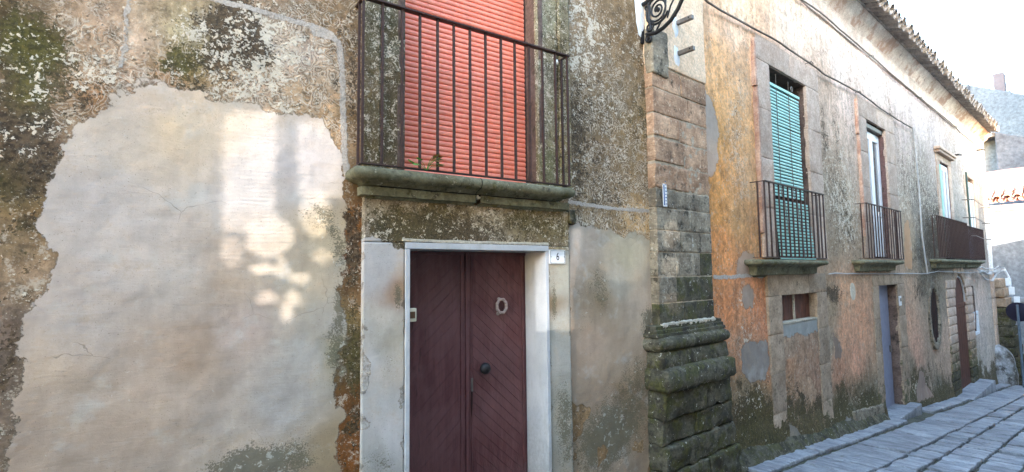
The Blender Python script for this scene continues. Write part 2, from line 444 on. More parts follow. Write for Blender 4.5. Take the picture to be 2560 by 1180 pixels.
M['darkmetal'] = mat_plain('grey_steel', (.16, .14, .125), .5, metal=.5, var=.3, vs=30, wear=40, wearcol=(.16, .09, .06))
M['oldmetal'] = mat_plain('worn_pale_metal', (.32, .26, .25), .5, metal=.2, var=.35, vs=60)
M['teal'] = mat_plain('turquoise_slats', (.36, .64, .57), .5, var=.12, vs=6)
M['pvcwhite'] = mat_plain('white_pvc', (.72, .72, .74), .35, var=.04)
M['whitewash'] = mat_plain('plaster_blob', (.75, .76, .78), .9, var=.1, bump=.01)
M['cable'] = mat_plain('grey_cable', (.16, .13, .11), .7, var=.25, vs=8)
M['cablelight'] = mat_plain('pale_cable', (.45, .43, .42), .7, var=.2, vs=8)
M['brownwood'] = mat_plain('brown_boards', (.10, .035, .022), .6, var=.35, vs=9)
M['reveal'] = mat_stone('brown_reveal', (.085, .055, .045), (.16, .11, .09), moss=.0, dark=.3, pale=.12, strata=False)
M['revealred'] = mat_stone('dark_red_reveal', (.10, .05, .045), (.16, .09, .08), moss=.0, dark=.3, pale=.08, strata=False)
M['dark'] = mat_plain('dark_interior', (.012, .011, .012), .9)
M['greydoor'] = mat_plain('blue_grey_steel', (.24, .25, .33), .5, var=.1)
M['brass'] = mat_plain('brown_button', (.12, .06, .03), .4)
M['cream'] = mat_plain('cream_plastic', (.62, .56, .42), .4)
M['blue'] = mat_plain('blue_print', (.03, .08, .25), .5)
M['leaf'] = mat_plain('leaf_green', (.10, .24, .05), .5, var=.4, vs=30)
M['leafy'] = mat_plain('leaf_yellow', (.32, .22, .05), .5, var=.4, vs=30)
M['petal'] = mat_plain('orange_petal', (.60, .13, .05), .5)
gg = G('window_glass', .08); gg.col((.10, .12, .13)); gg.b.inputs['Specular IOR Level'].default_value = .8; M['glass'] = gg.m

def mat_door():
    g = G('wine_red_paint', .55)
    st = g.noise(3, 5, .6, vec=g.scalev((7, 7, .9)))
    c = g.mix(g.step(st, .35, .68), (.088, .030, .032), (.138, .054, .055))
    c = g.mix(g.mul(g.step(g.noise(6, 5, .6, vec=g.scalev((8, 8, 1.0))), .60, .70), .7), c, (.030, .012, .012))
    c = g.mix(g.mul(g.step(g.noise(2.2, 6, .65), .48, .66), .4), c, (.17, .085, .085))
    scr = g.step(g.noise(4, 6, .75, vec=g.scalev((30, 30, 3.5))), .66, .70)
    c = g.mix(g.mul(scr, .45), c, (.26, .17, .15))
    c = g.mix(g.mul(g.step(g.math('ADD', g.z(), g.mul(g.noise(6, 5, .7), .5)), .55, -.15), .4), c, (.20, .15, .14))
    c = g.mix(g.mul(g.step(g.noise(70, 5, .75), .66, .70), .55), c, (.20, .12, .10))
    g.col(c); g.rough(g.rng(g.noise(20, 4), .3, .7, .42, .62)); g.bump(g.noise(60, 4, .6, vec=g.scalev((2, 2, .5))), .003)
    return g.m
M['door'] = mat_door()
M['rust'] = mat_plain('dark_rust_run', (.020, .007, .006), .5, var=.4, vs=30)
def mat_paving():
    g = G('blue_grey_paving', .6)
    oi = g.n('ShaderNodeObjectInfo').outputs['Random']
    n1 = g.noise(3, 7, .6); n2 = g.noise(30, 6, .7)
    # chisel marks run across the street
    q = g.n('ShaderNodeVectorRotate'); q.rotation_type = 'Z_AXIS'; g.put(q.inputs['Vector'], g.pos); q.inputs['Angle'].default_value = -DL
    mp = g.n('ShaderNodeVectorMath', operation='MULTIPLY'); g.put(mp.inputs[0], q.outputs[0]); mp.inputs[1].default_value = (26, 2.2, 1)
    ch = g.noise(1.0, 6, .7, vec=mp.outputs[0])
    c = g.mix(g.step(n1, .3, .7), (.225, .23, .258), (.37, .38, .41))
    c = g.bright(c, g.mul(g.rng(n2, .3, .7, .72, 1.25), g.mul(g.rng(oi, 0, 1, .78, 1.2), g.rng(ch, .3, .7, .55, 1.42))))
    c = g.mix(g.mul(g.step(g.noise(8, 7, .7), .56, .68), .55), c, (.10, .105, .10))
    g.col(c); g.rough(g.rng(n2, .3, .7, .42, .75))
    g.bump(g.math('ADD', g.mul(ch, 1.2), g.mul(n2, .6)), .022, 1.0)
    return g.m
M['paving'] = mat_paving()
M['joint'] = mat_stone('joint_earth', (.07, .065, .05), (.12, .11, .085), moss=.35, mosscol=(.05, .06, .025), strata=False, pale=.0, dark=.3)
M['tile'] = mat_stone('old_roof_tile', (.16, .14, .13), (.30, .27, .25), moss=.1, mosscol=(.12, .12, .07), strata=False, dark=.05, pale=.22, k=1)
M['tilered'] = mat_stone('red_roof_tile', (.42, .17, .10), (.55, .33, .24), moss=-.1, strata=False, dark=-.05, pale=.4, palecol=(.7, .66, .62))
M['farwhite'] = mat_stone('far_white_render', (.20, .205, .22), (.25, .255, .27), moss=-.3, dark=-.2, pale=.1, strata=False, k=.2)
M['fargrey'] = mat_stone('far_shade_grey', (.12, .125, .15), (.16, .165, .195), moss=-.3, dark=-.2, pale=.1, strata=False, k=.15)  # darker blue-grey tone stands in for the tall house's shade
M['farpale'] = mat_stone('far_pale_render', (.215, .23, .26), (.25, .265, .295), moss=-.3, dark=-.25, pale=.05, strata=False, k=.15)
M['farpink'] = mat_plain('chimney_render', (.25, .20, .21), .9, var=.1, vs=3)
M['pinkrender'] = mat_stone('corner_stone', (.55, .52, .50), (.70, .68, .66), moss=-.2, dark=-.1, pale=.1, strata=False)
M['signback'] = mat_plain('dark_sign_back', (.018, .016, .035), .45, var=.3, vs=5)
M['signpole'] = mat_plain('grey_blue_pole', (.13, .17, .22), .45, metal=.4, var=.15)
M['sunmask'] = mat_stone('sun_mask_render', (.55, .47, .38), (.66, .57, .47), moss=-.2, dark=-.1, pale=.1, strata=False, k=.3)

# ---------------------------------------------------------------- painted grid surfaces
ILL = [1.0]
def grid_surface(name, F, A, Z, mat, parent, disp, layers, holes=(), rim=None):
    """mesh over coordinate lines A x Z with stain maps; holes: (a0,a1,z0,z1); rim: depth of a folded-back edge"""
    A = np.array(sorted(A)); Z = np.array(sorted(Z))
    aa, zz = np.meshgrid(A, Z, indexing='xy')
    oo = disp(aa, zz)
    if rim is not None:
        e = .006
        aa2 = aa.copy(); zz2 = zz.copy()
        A2 = np.concatenate([[A[0]], A, [A[-1]]]); Z2 = np.concatenate([[Z[0]], Z, [Z[-1]]])
        aa, zz = np.meshgrid(A2, Z2, indexing='xy'); oo = disp(aa, zz)
        oo[0, :] = oo[-1, :] = rim; oo[:, 0] = oo[:, -1] = rim
        A, Z = A2, Z2
    base = np.array(F(0, 0, 0)); ea = np.array(F(1, 0, 0)) - base; eo = np.array(F(0, 1, 0)) - base
    co = base + aa[..., None] * ea + oo[..., None] * eo + zz[..., None] * np.array([0, 0, 1.0])
    nz_, na_ = aa.shape
    idx = np.arange(nz_ * na_).reshape(nz_, na_)
    quads = np.stack([idx[:-1, :-1], idx[:-1, 1:], idx[1:, 1:], idx[1:, :-1]], -1)
    ca = (aa[:-1, :-1] + aa[1:, 1:]) / 2; cz = (zz[:-1, :-1] + zz[1:, 1:]) / 2
    keep = np.ones(ca.shape, bool)
    for h in holes:
        if callable(h): keep &= ~h(ca, cz)
        else: keep &= ~((ca > h[0]) & (ca < h[1]) & (cz > h[2]) & (cz < h[3]))
    q = quads[keep].reshape(-1, 4)
    me = bpy.data.meshes.new(name)
    me.vertices.add(co.size // 3); me.vertices.foreach_set('co', co.ravel())
    me.loops.add(q.size); me.loops.foreach_set('vertex_index', q.ravel())
    me.polygons.add(len(q)); me.polygons.foreach_set('loop_start', np.arange(len(q)) * 4)
    me.polygons.foreach_set('loop_total', np.full(len(q), 4))
    me.update(calc_edges=True); me.validate()
    me.polygons.foreach_set('use_smooth', np.ones(len(q), bool))
    lay = layers(aa, zz)
    for k in ('tint', 'ptint'):
        at = me.attributes.new(k, 'FLOAT_COLOR', 'POINT')
        c4 = np.ones(aa.shape + (4,), np.float32); c4[..., :3] = lay.get(k, np.zeros(aa.shape + (3,)) + .35)
        at.data.foreach_set('color', c4.ravel())
    for k in ('patch', 'line', 'dark', 'moss', 'fleck', 'verm', 'pit'):
        at = me.attributes.new(k, 'FLOAT', 'POINT')
        dv = {'patch': -1.0, 'line': -1.0}.get(k, 0.0)
        v = np.asarray(lay.get(k, np.full(aa.shape, dv)), np.float32)
        at.data.foreach_set('value', np.ascontiguousarray(np.broadcast_to(v, aa.shape)).ravel())
    o = linkmesh(name, me, mat, parent)
    if me.vertices and (F(0, 1, 0)[1] < F(0, 0, 0)[1]):
        pass
    return o
def blobs(x, y, P, lst, o=0.0):
    """sum of soft spots; lst: (px, py, radius px, strength[, stretch])"""
    s = np.zeros(x.shape)
    for b in lst:
        a, z = P(b[0], b[1], o); a2, _ = P(b[0] + b[2], b[1], o); r = abs(a2 - a)
        _, z2 = P(b[0], b[1] + b[2] * (b[4] if len(b) > 4 else 1), o); rz = abs(z2 - z)
        s += b[3] * np.exp(-(((x - a) / r) ** 2 + ((y - z) / rz) ** 2))
    return s
def tints(x, y, P, lst, gain, o=0.0):
    pts = [P(q[0][0], q[0][1], o) for q in lst]; cols = [lin(q[1]) * (gain(*p) if callable(gain) else gain) for q, p in zip(lst, pts)]
    return shepard(x, y, pts, cols) * np.array([1.09, .975, .94])
def poly(P, pts, o=0.0): return [P(a, b, o) for a, b in pts]

# ================================================================ NEAR HOUSE
house1 = empty('mottled_house', (1.5, 3.0, gz(-2.2)), 'old house with mottled flaking render, salmon roller shutter and wine red door number 6', 'house')
def seg(a, b, cell): 
    n = max(1, int(round((b - a) / cell))); return list(np.linspace(a, b, n + 1))[:-1]
PATCH1 = [(20, 1500), (30, 1180), (45, 1000), (60, 900), (55, 830), (75, 760), (125, 715), (138, 650), (105, 560), (108, 500), (132, 455), (148, 400), (190, 320), (255, 272), (305, 240), (318, 210), (360, 203), (450, 212), (530, 240), (560, 258), (640, 262), (700, 282), (760, 290), (810, 308), (838, 335), (846, 420), (858, 500), (862, 560), (866, 620), (852, 740), (872, 830), (850, 900), (846, 1000), (852, 1060), (846, 1180), (846, 1500)]
PATCH2 = [(1424, 1500), (1422, 560), (1450, 556), (1470, 565), (1530, 572), (1558, 592), (1585, 578), (1612, 596), (1660, 615), (1660, 1500)]
TINT1 = [((80, 120), (74, 68, 26)), ((20, 60), (95, 85, 60)), ((60, 320), (96, 80, 55)), ((200, 160), (186, 165, 138)), ((250, 250), (176, 142, 104)), ((350, 100), (205, 192, 175)), ((330, 200), (190, 170, 150)),
    ((480, 80), (186, 182, 152)), ((480, 150), (150, 145, 95)), ((590, 100), (120, 100, 78)), ((700, 110), (205, 198, 184)), ((620, 230), (205, 190, 170)), ((560, 200), (170, 150, 120)), ((800, 200), (196, 182, 160)), ((750, 150), (210, 198, 185)), ((760, 240), (190, 170, 140)),
    ((700, 30), (168, 152, 130)), ((820, 40), (150, 132, 105)), ((885, 100), (134, 116, 88)), ((880, 300), (124, 106, 76)), ((820, 290), (215, 190, 155)), ((240, 80), (190, 172, 150)), ((420, 190), (178, 150, 118)), ((150, 270), (176, 158, 132)),
    ((100, 420), (86, 68, 45)), ((60, 360), (176, 158, 142)), ((20, 420), (70, 55, 35)), ((50, 480), (146, 136, 100)), ((30, 600), (156, 142, 116)), ((80, 700), (168, 152, 130)), ((25, 850), (132, 122, 112)), ((15, 1050), (138, 128, 116)), ((100, 560), (120, 100, 70)), ((30, 950), (125, 116, 105)),
    ((885, 470), (140, 120, 90)), ((885, 560), (146, 108, 62)), ((880, 700), (122, 98, 66)), ((885, 650), (128, 90, 58)), ((880, 900), (108, 98, 64)), ((885, 1000), (118, 88, 52)), ((880, 1100), (136, 96, 52)), ((870, 790), (130, 122, 84)), ((890, 760), (150, 128, 98)),
    ((1350, 200), (150, 140, 112)), ((1440, 60), (168, 152, 126)), ((1480, 150), (146, 132, 108)), ((1450, 300), (134, 122, 98)), ((1560, 100), (142, 126, 98)), ((1550, 250), (140, 126, 100)), ((1500, 400), (150, 134, 108)), ((1600, 300), (156, 138, 100)), ((1610, 450), (150, 134, 104)), ((1430, 450), (140, 124, 92)), ((1520, 480), (144, 130, 106)), ((1600, 550), (206, 182, 138)), ((1500, 545), (160, 146, 118)),
    ((1300, 20), (120, 108, 84)), ((950, 20), (120, 108, 84))]
PT1 = [((250, 500), (192, 189, 184)), ((400, 260), (206, 196, 182)), ((420, 310), (214, 198, 168)), ((330, 300), (200, 192, 178)), ((500, 320), (206, 194, 172)), ((450, 700), (190, 186, 178)), ((200, 800), (184, 178, 170)), ((480, 880), (178, 160, 140)), ((400, 960), (186, 172, 156)),
    ((300, 1080), (180, 166, 150)), ((150, 950), (186, 174, 158)), ((600, 1100), (184, 176, 164)), ((760, 900), (186, 185, 178)), ((780, 720), (190, 182, 162)), ((560, 700), (190, 176, 158)), ((620, 450), (204, 202, 198)), ((740, 420), (204, 200, 196)), ((830, 600), (196, 184, 156)), ((830, 800), (180, 178, 168)), ((600, 830), (188, 176, 166)), ((700, 1000), (180, 180, 176)), ((300, 620), (196, 190, 182)), ((60, 1050), (170, 156, 140)), ((850, 880), (150, 148, 120)), ((840, 1120), (160, 146, 118)),
    ((1450, 640), (176, 168, 156)), ((1560, 640), (176, 174, 152)), ((1500, 740), (146, 132, 108)), ((1480, 700), (158, 148, 130)), ((1600, 760), (188, 176, 158)), ((1540, 700), (176, 174, 160)), ((1480, 850), (184, 166, 146)), ((1560, 880), (176, 162, 142)), ((1560, 980), (150, 132, 108)), ((1500, 1000), (160, 146, 128)), ((1600, 1050), (140, 124, 104)), ((1450, 1100), (156, 144, 124)), ((1440, 600), (190, 186, 176)), ((1530, 1060), (168, 160, 146))]
def layers1(a, z):
    L = {}
    wob = (fbm(a, z, 6, 4, 3) - .5) * .10; wob2 = (fbm(a, z, 22, 3, 9) - .5) * .035
    x2, z2 = a + wob + wob2, z + (fbm(a, z, 6, 4, 8) - .5) * .10 + wob2
    g = lambda s, zz: .84
    L['tint'] = tints(x2, z2, P1, TINT1, g) ** 1.16 * np.array([1.04, 1.0, .95]); L['ptint'] = tints(x2, z2, P1, PT1, .84)
    p1 = sdf_poly(a + wob * .5, z + wob * .5, poly(P1, PATCH1)); p2 = sdf_poly(a + wob * .4, z + wob * .4, poly(P1, PATCH2))
    p2 = p2 + np.where(z < .75, (fbm(a, z, 7, 4, 61) - .62) * 1.3 * np.clip((.75 - z) / .5, 0, 1), 0); p2 = np.clip(p2, -.2, .2)
    p1 = p1 + (fbm(a, z, 10, 4, 88) - .5) * .10
    L['patch'] = np.maximum(p1, p2)
    l1 = sdf_line(a + wob2 * .3, z + wob2 * .3, poly(P1, [(500, -30), (530, -5), (620, 20), (700, 45), (790, 68), (812, 78)]), .018)
    l1 = np.maximum(l1, sdf_line(a, z, poly(P1, [(790, 72), (818, 82), (848, 108), (856, 200), (858, 300), (862, 390), (868, 440)]), .020))
    l1 = np.maximum(l1, sdf_line(a, z, poly(P1, [(790, 78), (822, 88)]), .034))
    l1 = np.maximum(l1, sdf_line(a + wob2 * .3, z + wob2 * .3, poly(P1, [(1424, 505), (1520, 520), (1650, 530)]), .016))
    l1 = np.maximum(l1, sdf_line(a + wob2, z + wob2, poly(P1, [(322, -20), (316, 60), (312, 110), (300, 175)]), .010))
    L['line'] = l1
    L['dark'] = .23 + blobs(x2, z2, P1, [(70, 120, 85, .75), (20, 300, 75, .72), (20, 420, 75, .8), (115, 430, 45, .7), (60, 250, 50, .5), (585, 80, 62, .95), (560, 150, 40, .55), (640, 130, 42, .5), (450, 140, 30, .5), (75, 560, 30, .5), (470, 195, 60, .3), (600, 10, 40, .3),
        (885, 640, 26, .5, 3), (880, 880, 22, .5, 4), (885, 1060, 20, .3, 2), (870, 560, 14, .4, 2), (100, 420, 35, .4), (1480, 300, 50, .12, 3), (1500, 500, 80, .1), (205, 240, 60, .25), (20, 900, 30, .2, 3), (1440, 340, 26, .3, 5), (1610, 250, 30, .22, 5), (890, 200, 25, .25, 6)])
    L['moss'] = np.clip(blobs(x2, z2, P1, [(80, 120, 90, 1.3), (440, 145, 60, 1.2), (60, 240, 50, .9), (880, 880, 40, .6, 4), (60, 620, 60, .5), (440, 30, 30, .8), (1600, 300, 60, .4, 3), (10, 480, 60, .4)]), 0, 1)
    L['fleck'] = .18 + blobs(x2, z2, P1, [(640, 110, 70, .9), (700, 90, 60, .9), (560, 190, 120, .35), (90, 150, 110, .35), (470, 80, 60, .5), (660, 250, 90, .45), (1470, 60, 60, .7), (1450, 150, 45, .6), (1490, 260, 80, .35), (1440, 420, 40, .4), (250, 170, 90, .3), (20, 330, 60, .3), (100, 330, 60, .3), (1600, 120, 60, .25), (1460, 560, 80, .3)])
    L['verm'] = np.clip(blobs(x2, z2, P1, [(770, 140, 90, 1.2), (800, 240, 110, 1.3), (680, 250, 110, .9), (520, 130, 100, .7), (230, 60, 110, .5), (300, 300, 160, .8), (1540, 360, 110, .85), (1600, 500, 80, 1.2), (1540, 560, 90, 1.2), (1500, 180, 110, .4), (860, 60, 80, .8), (80, 380, 60, .8), (180, 280, 80, .5), (1600, 580, 60, 1.0)]), 0, 1)
    L['pit'] = .22 + blobs(x2, z2, P1, [(850, 880, 40, .75, 2.3), (800, 540, 45, .55), (650, 1165, 110, .8, .5), (840, 620, 26, .55, 3), (400, 900, 60, .2), (1500, 720, 30, .55, 2), (1460, 800, 26, .3), (1620, 800, 20, .8, 2.2), (1560, 1050, 90, .6), (1600, 930, 60, .45), (1500, 1120, 80, .6), (845, 760, 12, .8, 4), (760, 1120, 60, .4), (600, 1180, 60, .5), (530, 300, 70, .2), (400, 280, 60, .2)])
    return L
def disp1(a, z):
    return (fbm(a, z, 1.3, 3, 1) - .5) * .035 + (fbm(a, z, 9, 4, 2) - .5) * .012
A1 = seg(-7, -1.0, .12) + seg(-1.0, .95, .0125) + seg(.95, 2.72, .03) + seg(2.72, 3.74, .0125) + [3.74]
Z1 = seg(-.9, -.05, .08) + seg(-.05, 4.1, .0125) + seg(4.1, 6.0, .1) + [6.0]
DOOR = (P1(1008, 800)[0], P1(1366, 800)[0], 1.862)          # frame outer edges and top
WIN = (P1(1008, 250)[0], P1(1342, 250)[0], 2.30, 4.9)
A1 = sorted(set(A1) | {DOOR[0], DOOR[1], WIN[0] + 1e-4, WIN[1]}); Z1 = sorted(set(Z1) | {DOOR[2], WIN[2], WIN[3]})
grid_surface('wall', F1, A1, Z1, M['plaster1'], house1, disp1, layers1, holes=[(DOOR[0], DOOR[1], -9, DOOR[2]), (WIN[0], WIN[1], WIN[2], WIN[3])])
b = MB(); b.box(F1, -7, 3.7, -6, -.42, -1, 5.9); b.build('house_body', M['dark'], house1)

# stone surround of the door: frieze and two jambs, standing proud of the render
TF = [((940, 510), (150, 140, 118)), ((1000, 560), (128, 112, 78)), ((1100, 530), (120, 108, 72)), ((1150, 560), (132, 118, 86)), ((1220, 545), (165, 154, 130)), ((1300, 530), (124, 114, 76)), ((1380, 560), (140, 128, 92)), ((1050, 590), (116, 102, 76)), ((1200, 600), (150, 140, 120)), ((930, 590), (158, 150, 134)), ((1350, 590), (128, 114, 80)), ((960, 585), (110, 92, 66)),
      ((950, 640), (182, 184, 184)), ((940, 700), (176, 178, 178)), ((985, 730), (140, 112, 84)), ((950, 800), (184, 184, 176)), ((975, 850), (170, 168, 154)), ((930, 900), (186, 188, 186)), ((970, 930), (178, 174, 164)), ((940, 1000), (172, 176, 176)), ((980, 1080), (188, 192, 194)), ((925, 1150), (150, 154, 150)), ((1400, 700), (168, 170, 158)), ((1395, 800), (176, 178, 168)), ((1400, 900), (176, 178, 170)), ((1400, 1000), (160, 160, 148)), ((1395, 1120), (150, 150, 140)), ((1375, 760), (130, 112, 84))]
TPF = [(p, tuple(min(255, int(v * 1.06)) for v in c)) for p, c in TF if p[1] > 620]
def layersF(a, z):
    L = {}; wob = (fbm(a, z, 9, 4, 23) - .5) * .09
    L['tint'] = tints(a + wob, z - wob, P1, TF, .84); L['ptint'] = tints(a + wob, z + wob, P1, TPF, .84)
    L['patch'] = np.maximum.reduce([sdf_poly(a + wob * .6, z + wob, poly(P1, q)) for q in
        [[(900, 1400), (900, 620), (960, 600), (1015, 625), (1015, 1400)], [(1366, 1400), (1366, 640), (1430, 630), (1430, 1400)]]]) + (fbm(a, z, 8, 5, 71) - .47) * .22
    L['dark'] = .12 + blobs(a, z, P1, [(1060, 580, 140, .36, .4), (960, 580, 40, .4), (1150, 590, 100, .3, .3), (1350, 560, 80, .32), (1100, 545, 200, .2), (988, 740, 10, .6, 3)])
    L['moss'] = np.clip(blobs(a, z, P1, [(1350, 530, 90, .7), (1000, 540, 120, .5)]), 0, .7)
    L['fleck'] = .30 + blobs(a, z, P1, [(1220, 570, 60, .3), (1380, 560, 40, .2), (940, 600, 40, .3), (1030, 560, 60, .1), (1400, 850, 40, .3, 4), (960, 850, 50, .3, 3)])
    L['verm'] = a * 0 + .25
    L['pit'] = .15 + blobs(a, z, P1, [(990, 740, 12, .9, 3), (1380, 760, 8, .8, 8), (940, 1160, 60, .5), (1410, 1100, 30, .6, 4), (975, 920, 40, .35, 2), (1400, 1000, 30, .4, 3), (940, 620, 60, .3)])
    return L
JL = P1(907, 700, .03)[0]; JR = P1(1424, 700, .03)[0]; FZ0 = 1.875; FZ1 = 2.142
dF = lambda a, z: .03 + (fbm(a, z, 5, 4, 31) - .5) * .014
lF = lambda nm, a0, a1, z0, z1, mt=None, lay=layersF, o=None, parent=house1: grid_surface(nm, F1, seg(a0, a1, .0125) + [a1], seg(z0, z1, .0125) + [z1], mt or M['plaster1'], parent, o or dF, lay, rim=-.02)
lF('door_jamb', JL, DOOR[0] - .003, -.35, 1.857); lF('door_jamb', DOOR[1] + .004, JR, -.35, 1.857)
lF('door_frieze', JL, JR, 1.860, FZ1, M['frieze'])
# thin pale cement bead under the frieze
rbox(F1, DOOR[0] - .02, DOOR[1] + .01, .02, .036, 1.864, 1.885, r=.006, cell=.04, amp=.004, seed=4).build('cement_bead', M['mortar'], house1, smooth=True)

# white marble lining of the doorway
mb = MB(); fw = P1(1019, 800)[0] - DOOR[0]
rv = -.27
rbox(F1, DOOR[0], DOOR[0] + fw, rv, .042, -.35, DOOR[2] - .045, r=.003, cell=.5, amp=0).build('door_lining', M['white_marble'], house1)
rbox(F1, DOOR[1] - .03, DOOR[1], rv, .042, -.35, DOOR[2] - .045, r=.003, cell=.5, amp=0).build('door_lining', M['white_marble'], house1)
rbox(F1, DOOR[0], DOOR[1], rv, .044, DOOR[2] - .043, DOOR[2] - .001, r=.003, cell=.5, amp=0).build('door_lining', M['white_marble'], house1)
# ---- the door: two leaves of slanting boards
dl, dr = DOOR[0] + fw + .002, DOOR[1] - .032
dz0, dz1 = -.33, DOOR[2] - .046
door = MB().box(F1, dl, dr, -.262, -.245, dz0, dz1).build('door', M['door'], house1)
mid = P1(1163, 800, -.25)[0]
def clip_poly(pts, a, b, c):                     # keep a*x+b*z<=c
    out = []
    for i in range(len(pts)):
        p, q = pts[i], pts[(i + 1) % len(pts)]; dp = a * p[0] + b * p[1] - c; dq = a * q[0] + b * q[1] - c
        if dp <= 0: out.append(p)
        if dp * dq < 0:
            t = dp / (dp - dq); out.append((p[0] + (q[0] - p[0]) * t, p[1] + (q[1] - p[1]) * t))
    return out
rnd = random.Random(5)
def leaf(x0, x1, sgn):
    pitch = .062; a, b_ = sgn * math.sin(R(43)), math.cos(R(43)); k = -60
    while k < 80:
        c0, c1 = k * pitch, (k + 1) * pitch - (.0024 if sgn > 0 else .0016)
        pts = [(x0, dz0), (x1, dz0), (x1, dz1), (x0, dz1)]
        pts = clip_poly(pts, a, b_, c1)
        if len(pts) > 2: pts = clip_poly(pts, -a, -b_, -c0)
        if len(pts) > 2:
            f = .0 + rnd.random() * .0018
            MB().prism(F1, pts, -.2455, (-.2380 if sgn > 0 else -.2415) + f).build('board', M['door'], door, bevel=0)
        k += 1
lw, stl = .028, .038
leaf(dl + lw, mid - .050, -1); leaf(mid + .055, dr - .040, 1)
for (x0, x1, o1) in ((dl, dl + lw - .003, -.232), (mid - .047, mid - .012, -.232), (mid - .009, mid + .018, -.222), (mid + .021, mid + .033, -.228), (mid + .036, mid + .052, -.232), (dr - .037, dr - .02, -.230), (dr - .018, dr, -.236)):
    MB().box(F1, x0, x1, -.246, o1, dz0, dz1).build('stile', M['door'], door, bevel=.003)
MB().box(F1, dl, dr, -.246, -.226, dz1 - .022, dz1 - .001).build('top_rail', M['door'], door, bevel=.003)
kx, kz = P1(1213, 921, -.19)
MB().lathe(F1(kx, -.245, kz), (0, -1, 0), [(0, .022), (.006, .024), (.010, .012), (.022, .012), (.026, .022), (.036, .036), (.05, .043), (.064, .043), (.078, .036), (.088, .022), (.092, .003)], 28).build('door_knob', M['blackiron'], door, smooth=60)
ox_, oz_ = P1(1253, 765, -.215)
mk = MB(); pts = []
for k in range(9):
    a = 2 * math.pi * k / 8 + math.pi / 8; pts.append(F1(ox_ + .046 * math.cos(a), -.208, oz_ + .056 * math.sin(a)))
mk.tube(pts, .0125, 8, cap=False); mk.build('door_knocker', M['oldmetal'], door, smooth=50)
mk = MB().lathe(F1(ox_ - .012, -.236, oz_ + .052), (0, -1, 0), [(0, .016), (.02, .014), (.03, .006)], 12)
mk.lathe(F1(ox_ - .024, -.236, oz_ - .060), (0, -1, 0), [(0, .012), (.016, .012), (.02, .004)], 10); mk.build('knocker_mount', M['oldmetal'], door, smooth=50)
qx, qz = P1(1180, 962, -.22)
rbox(F1, qx - .009, qx + .009, -.222, -.217, qz - .05, qz + .05, r=.003, cell=.2, amp=0).build('keyhole_plate', M['darkmetal'], door)
MB().prism(F1, [(qx - .006, qz - .05), (qx + .006, qz - .05), (qx + .005, qz - .12), (qx + .002, qz - .20), (qx - .002, qz - .24), (qx - .006, qz - .15)], -.226, -.2212).build('rust_run', M['rust'], door)
MB().box(F1, dl - .02, dr + .02, -.5, .04, -.36, -.335).build('threshold', M['white_marble'], house1)

# ---- bell on the left lining
bx0, bz0 = P1(1019, 805, .0); bx1, bz1 = P1(1041, 770, .0)
bell = empty('door_bell', F1(bx0, -.01, bz0), 'small cream doorbell box with brown button on the left door lining', 'doorbell')
rbox(F1, bx0 + .001, bx1, -.03, .006, bz0, bz1, r=.006, cell=.2, amp=0).build('bell_case', M['cream'], bell, smooth=40)
rbox(F1, bx0 + .014, bx1 - .012, .002, .011, bz0 + .022, bz1 - .022, r=.003, cell=.2, amp=0).build('bell_button', M['brass'], bell)

# ---- house number
nx0, nz0 = P1(1374, 660, .045); nx1, nz1 = P1(1412, 625, .045)
plate = empty('number_plate', F1(nx0, .035, nz0), 'white tile with the number 6 beside the top right corner of the door', 'house number')
rbox(F1, nx0, nx1, .030, .050, nz0, nz1, r=.003, cell=.3, amp=0).build('plate', M['pvcwhite'], plate)
bd = MB(); e = .006; t_ = .003
for (u0, u1, v0, v1) in ((nx0 + e, nx1 - e, nz0 + e, nz0 + e + t_), (nx0 + e, nx1 - e, nz1 - e - t_, nz1 - e), (nx0 + e, nx0 + e + t_, nz0 + e + t_, nz1 - e - t_), (nx1 - e - t_, nx1 - e, nz0 + e + t_, nz1 - e - t_)):
    bd.box(F1, u0, u1, .0505, .0515, v0, v1)
bd.build('plate_border', M['dark'], plate)
fc = bpy.data.curves.new('number', 'FONT'); fc.body = '6'; fc.size = .088; fc.extrude = .0006; fc.align_x = 'CENTER'; fc.align_y = 'CENTER'
fo = bpy.data.objects.new('tmp', fc); COL.objects.link(fo)
dg = bpy.context.evaluated_depsgraph_get(); me = bpy.data.meshes.new_from_object(fo.evaluated_get(dg)); bpy.data.objects.remove(fo)
me.transform(Matrix.Translation(F1((nx0 + nx1) / 2, .0515, (nz0 + nz1) / 2 )) @ Matrix.Rotation(R(90), 4, 'X') @ Matrix.Diagonal((.72, 1, 1, 1)))
me.materials.clear(); linkmesh('numeral', me, M['dark'], plate)
sc1 = MB().lathe(F1(nx0 + .012, .050, (nz0 + nz1) / 2), (0, -1, 0), [(0, .004), (.002, .004), (.003, .001)], 10).build('screw', M['darkmetal'], plate)
inst(sc1, (nx1 - nx0 - .024, 0, 0), plate)

# ---- balcony slab with rounded nosing, in two stones
SLT = 2.315; sx0 = P1(885, 440, .20)[0]; sx1 = P1(1441, 480, .20)[0]; sj = P1(1206, 450, .20)[0]
def nose():
    c = []; r = .041; zc = SLT - r - .002
    c += [(-.02, SLT), (.10, SLT), (.15, SLT - .001)]
    for k in range(9):
        a = math.pi / 2 - math.pi * k / 8; c.append((.158 + r * math.cos(a), zc + r * math.sin(a)))
    c += [(.150, zc - r - .001), (.148, zc - r - .005), (.126, zc - r - .007), (.120, zc - r - .016), (.112, zc - r - .020), (.03, zc - r - .021), (.0, zc - r - .021)]
    return c
bx_in0, bx_in1 = sx0 + .20, sx1 - .20
sweep3(F1, bx_in0, sj - .004, nose(), right=False, amp=.003, seed=2, nsc=5).build('balcony_stone', M['slab'], house1, smooth=60)
sweep3(F1, sj + .004, bx_in1, nose(), left=False, amp=.003, seed=7, nsc=5).build('balcony_stone', M['slab'], house1, smooth=60)
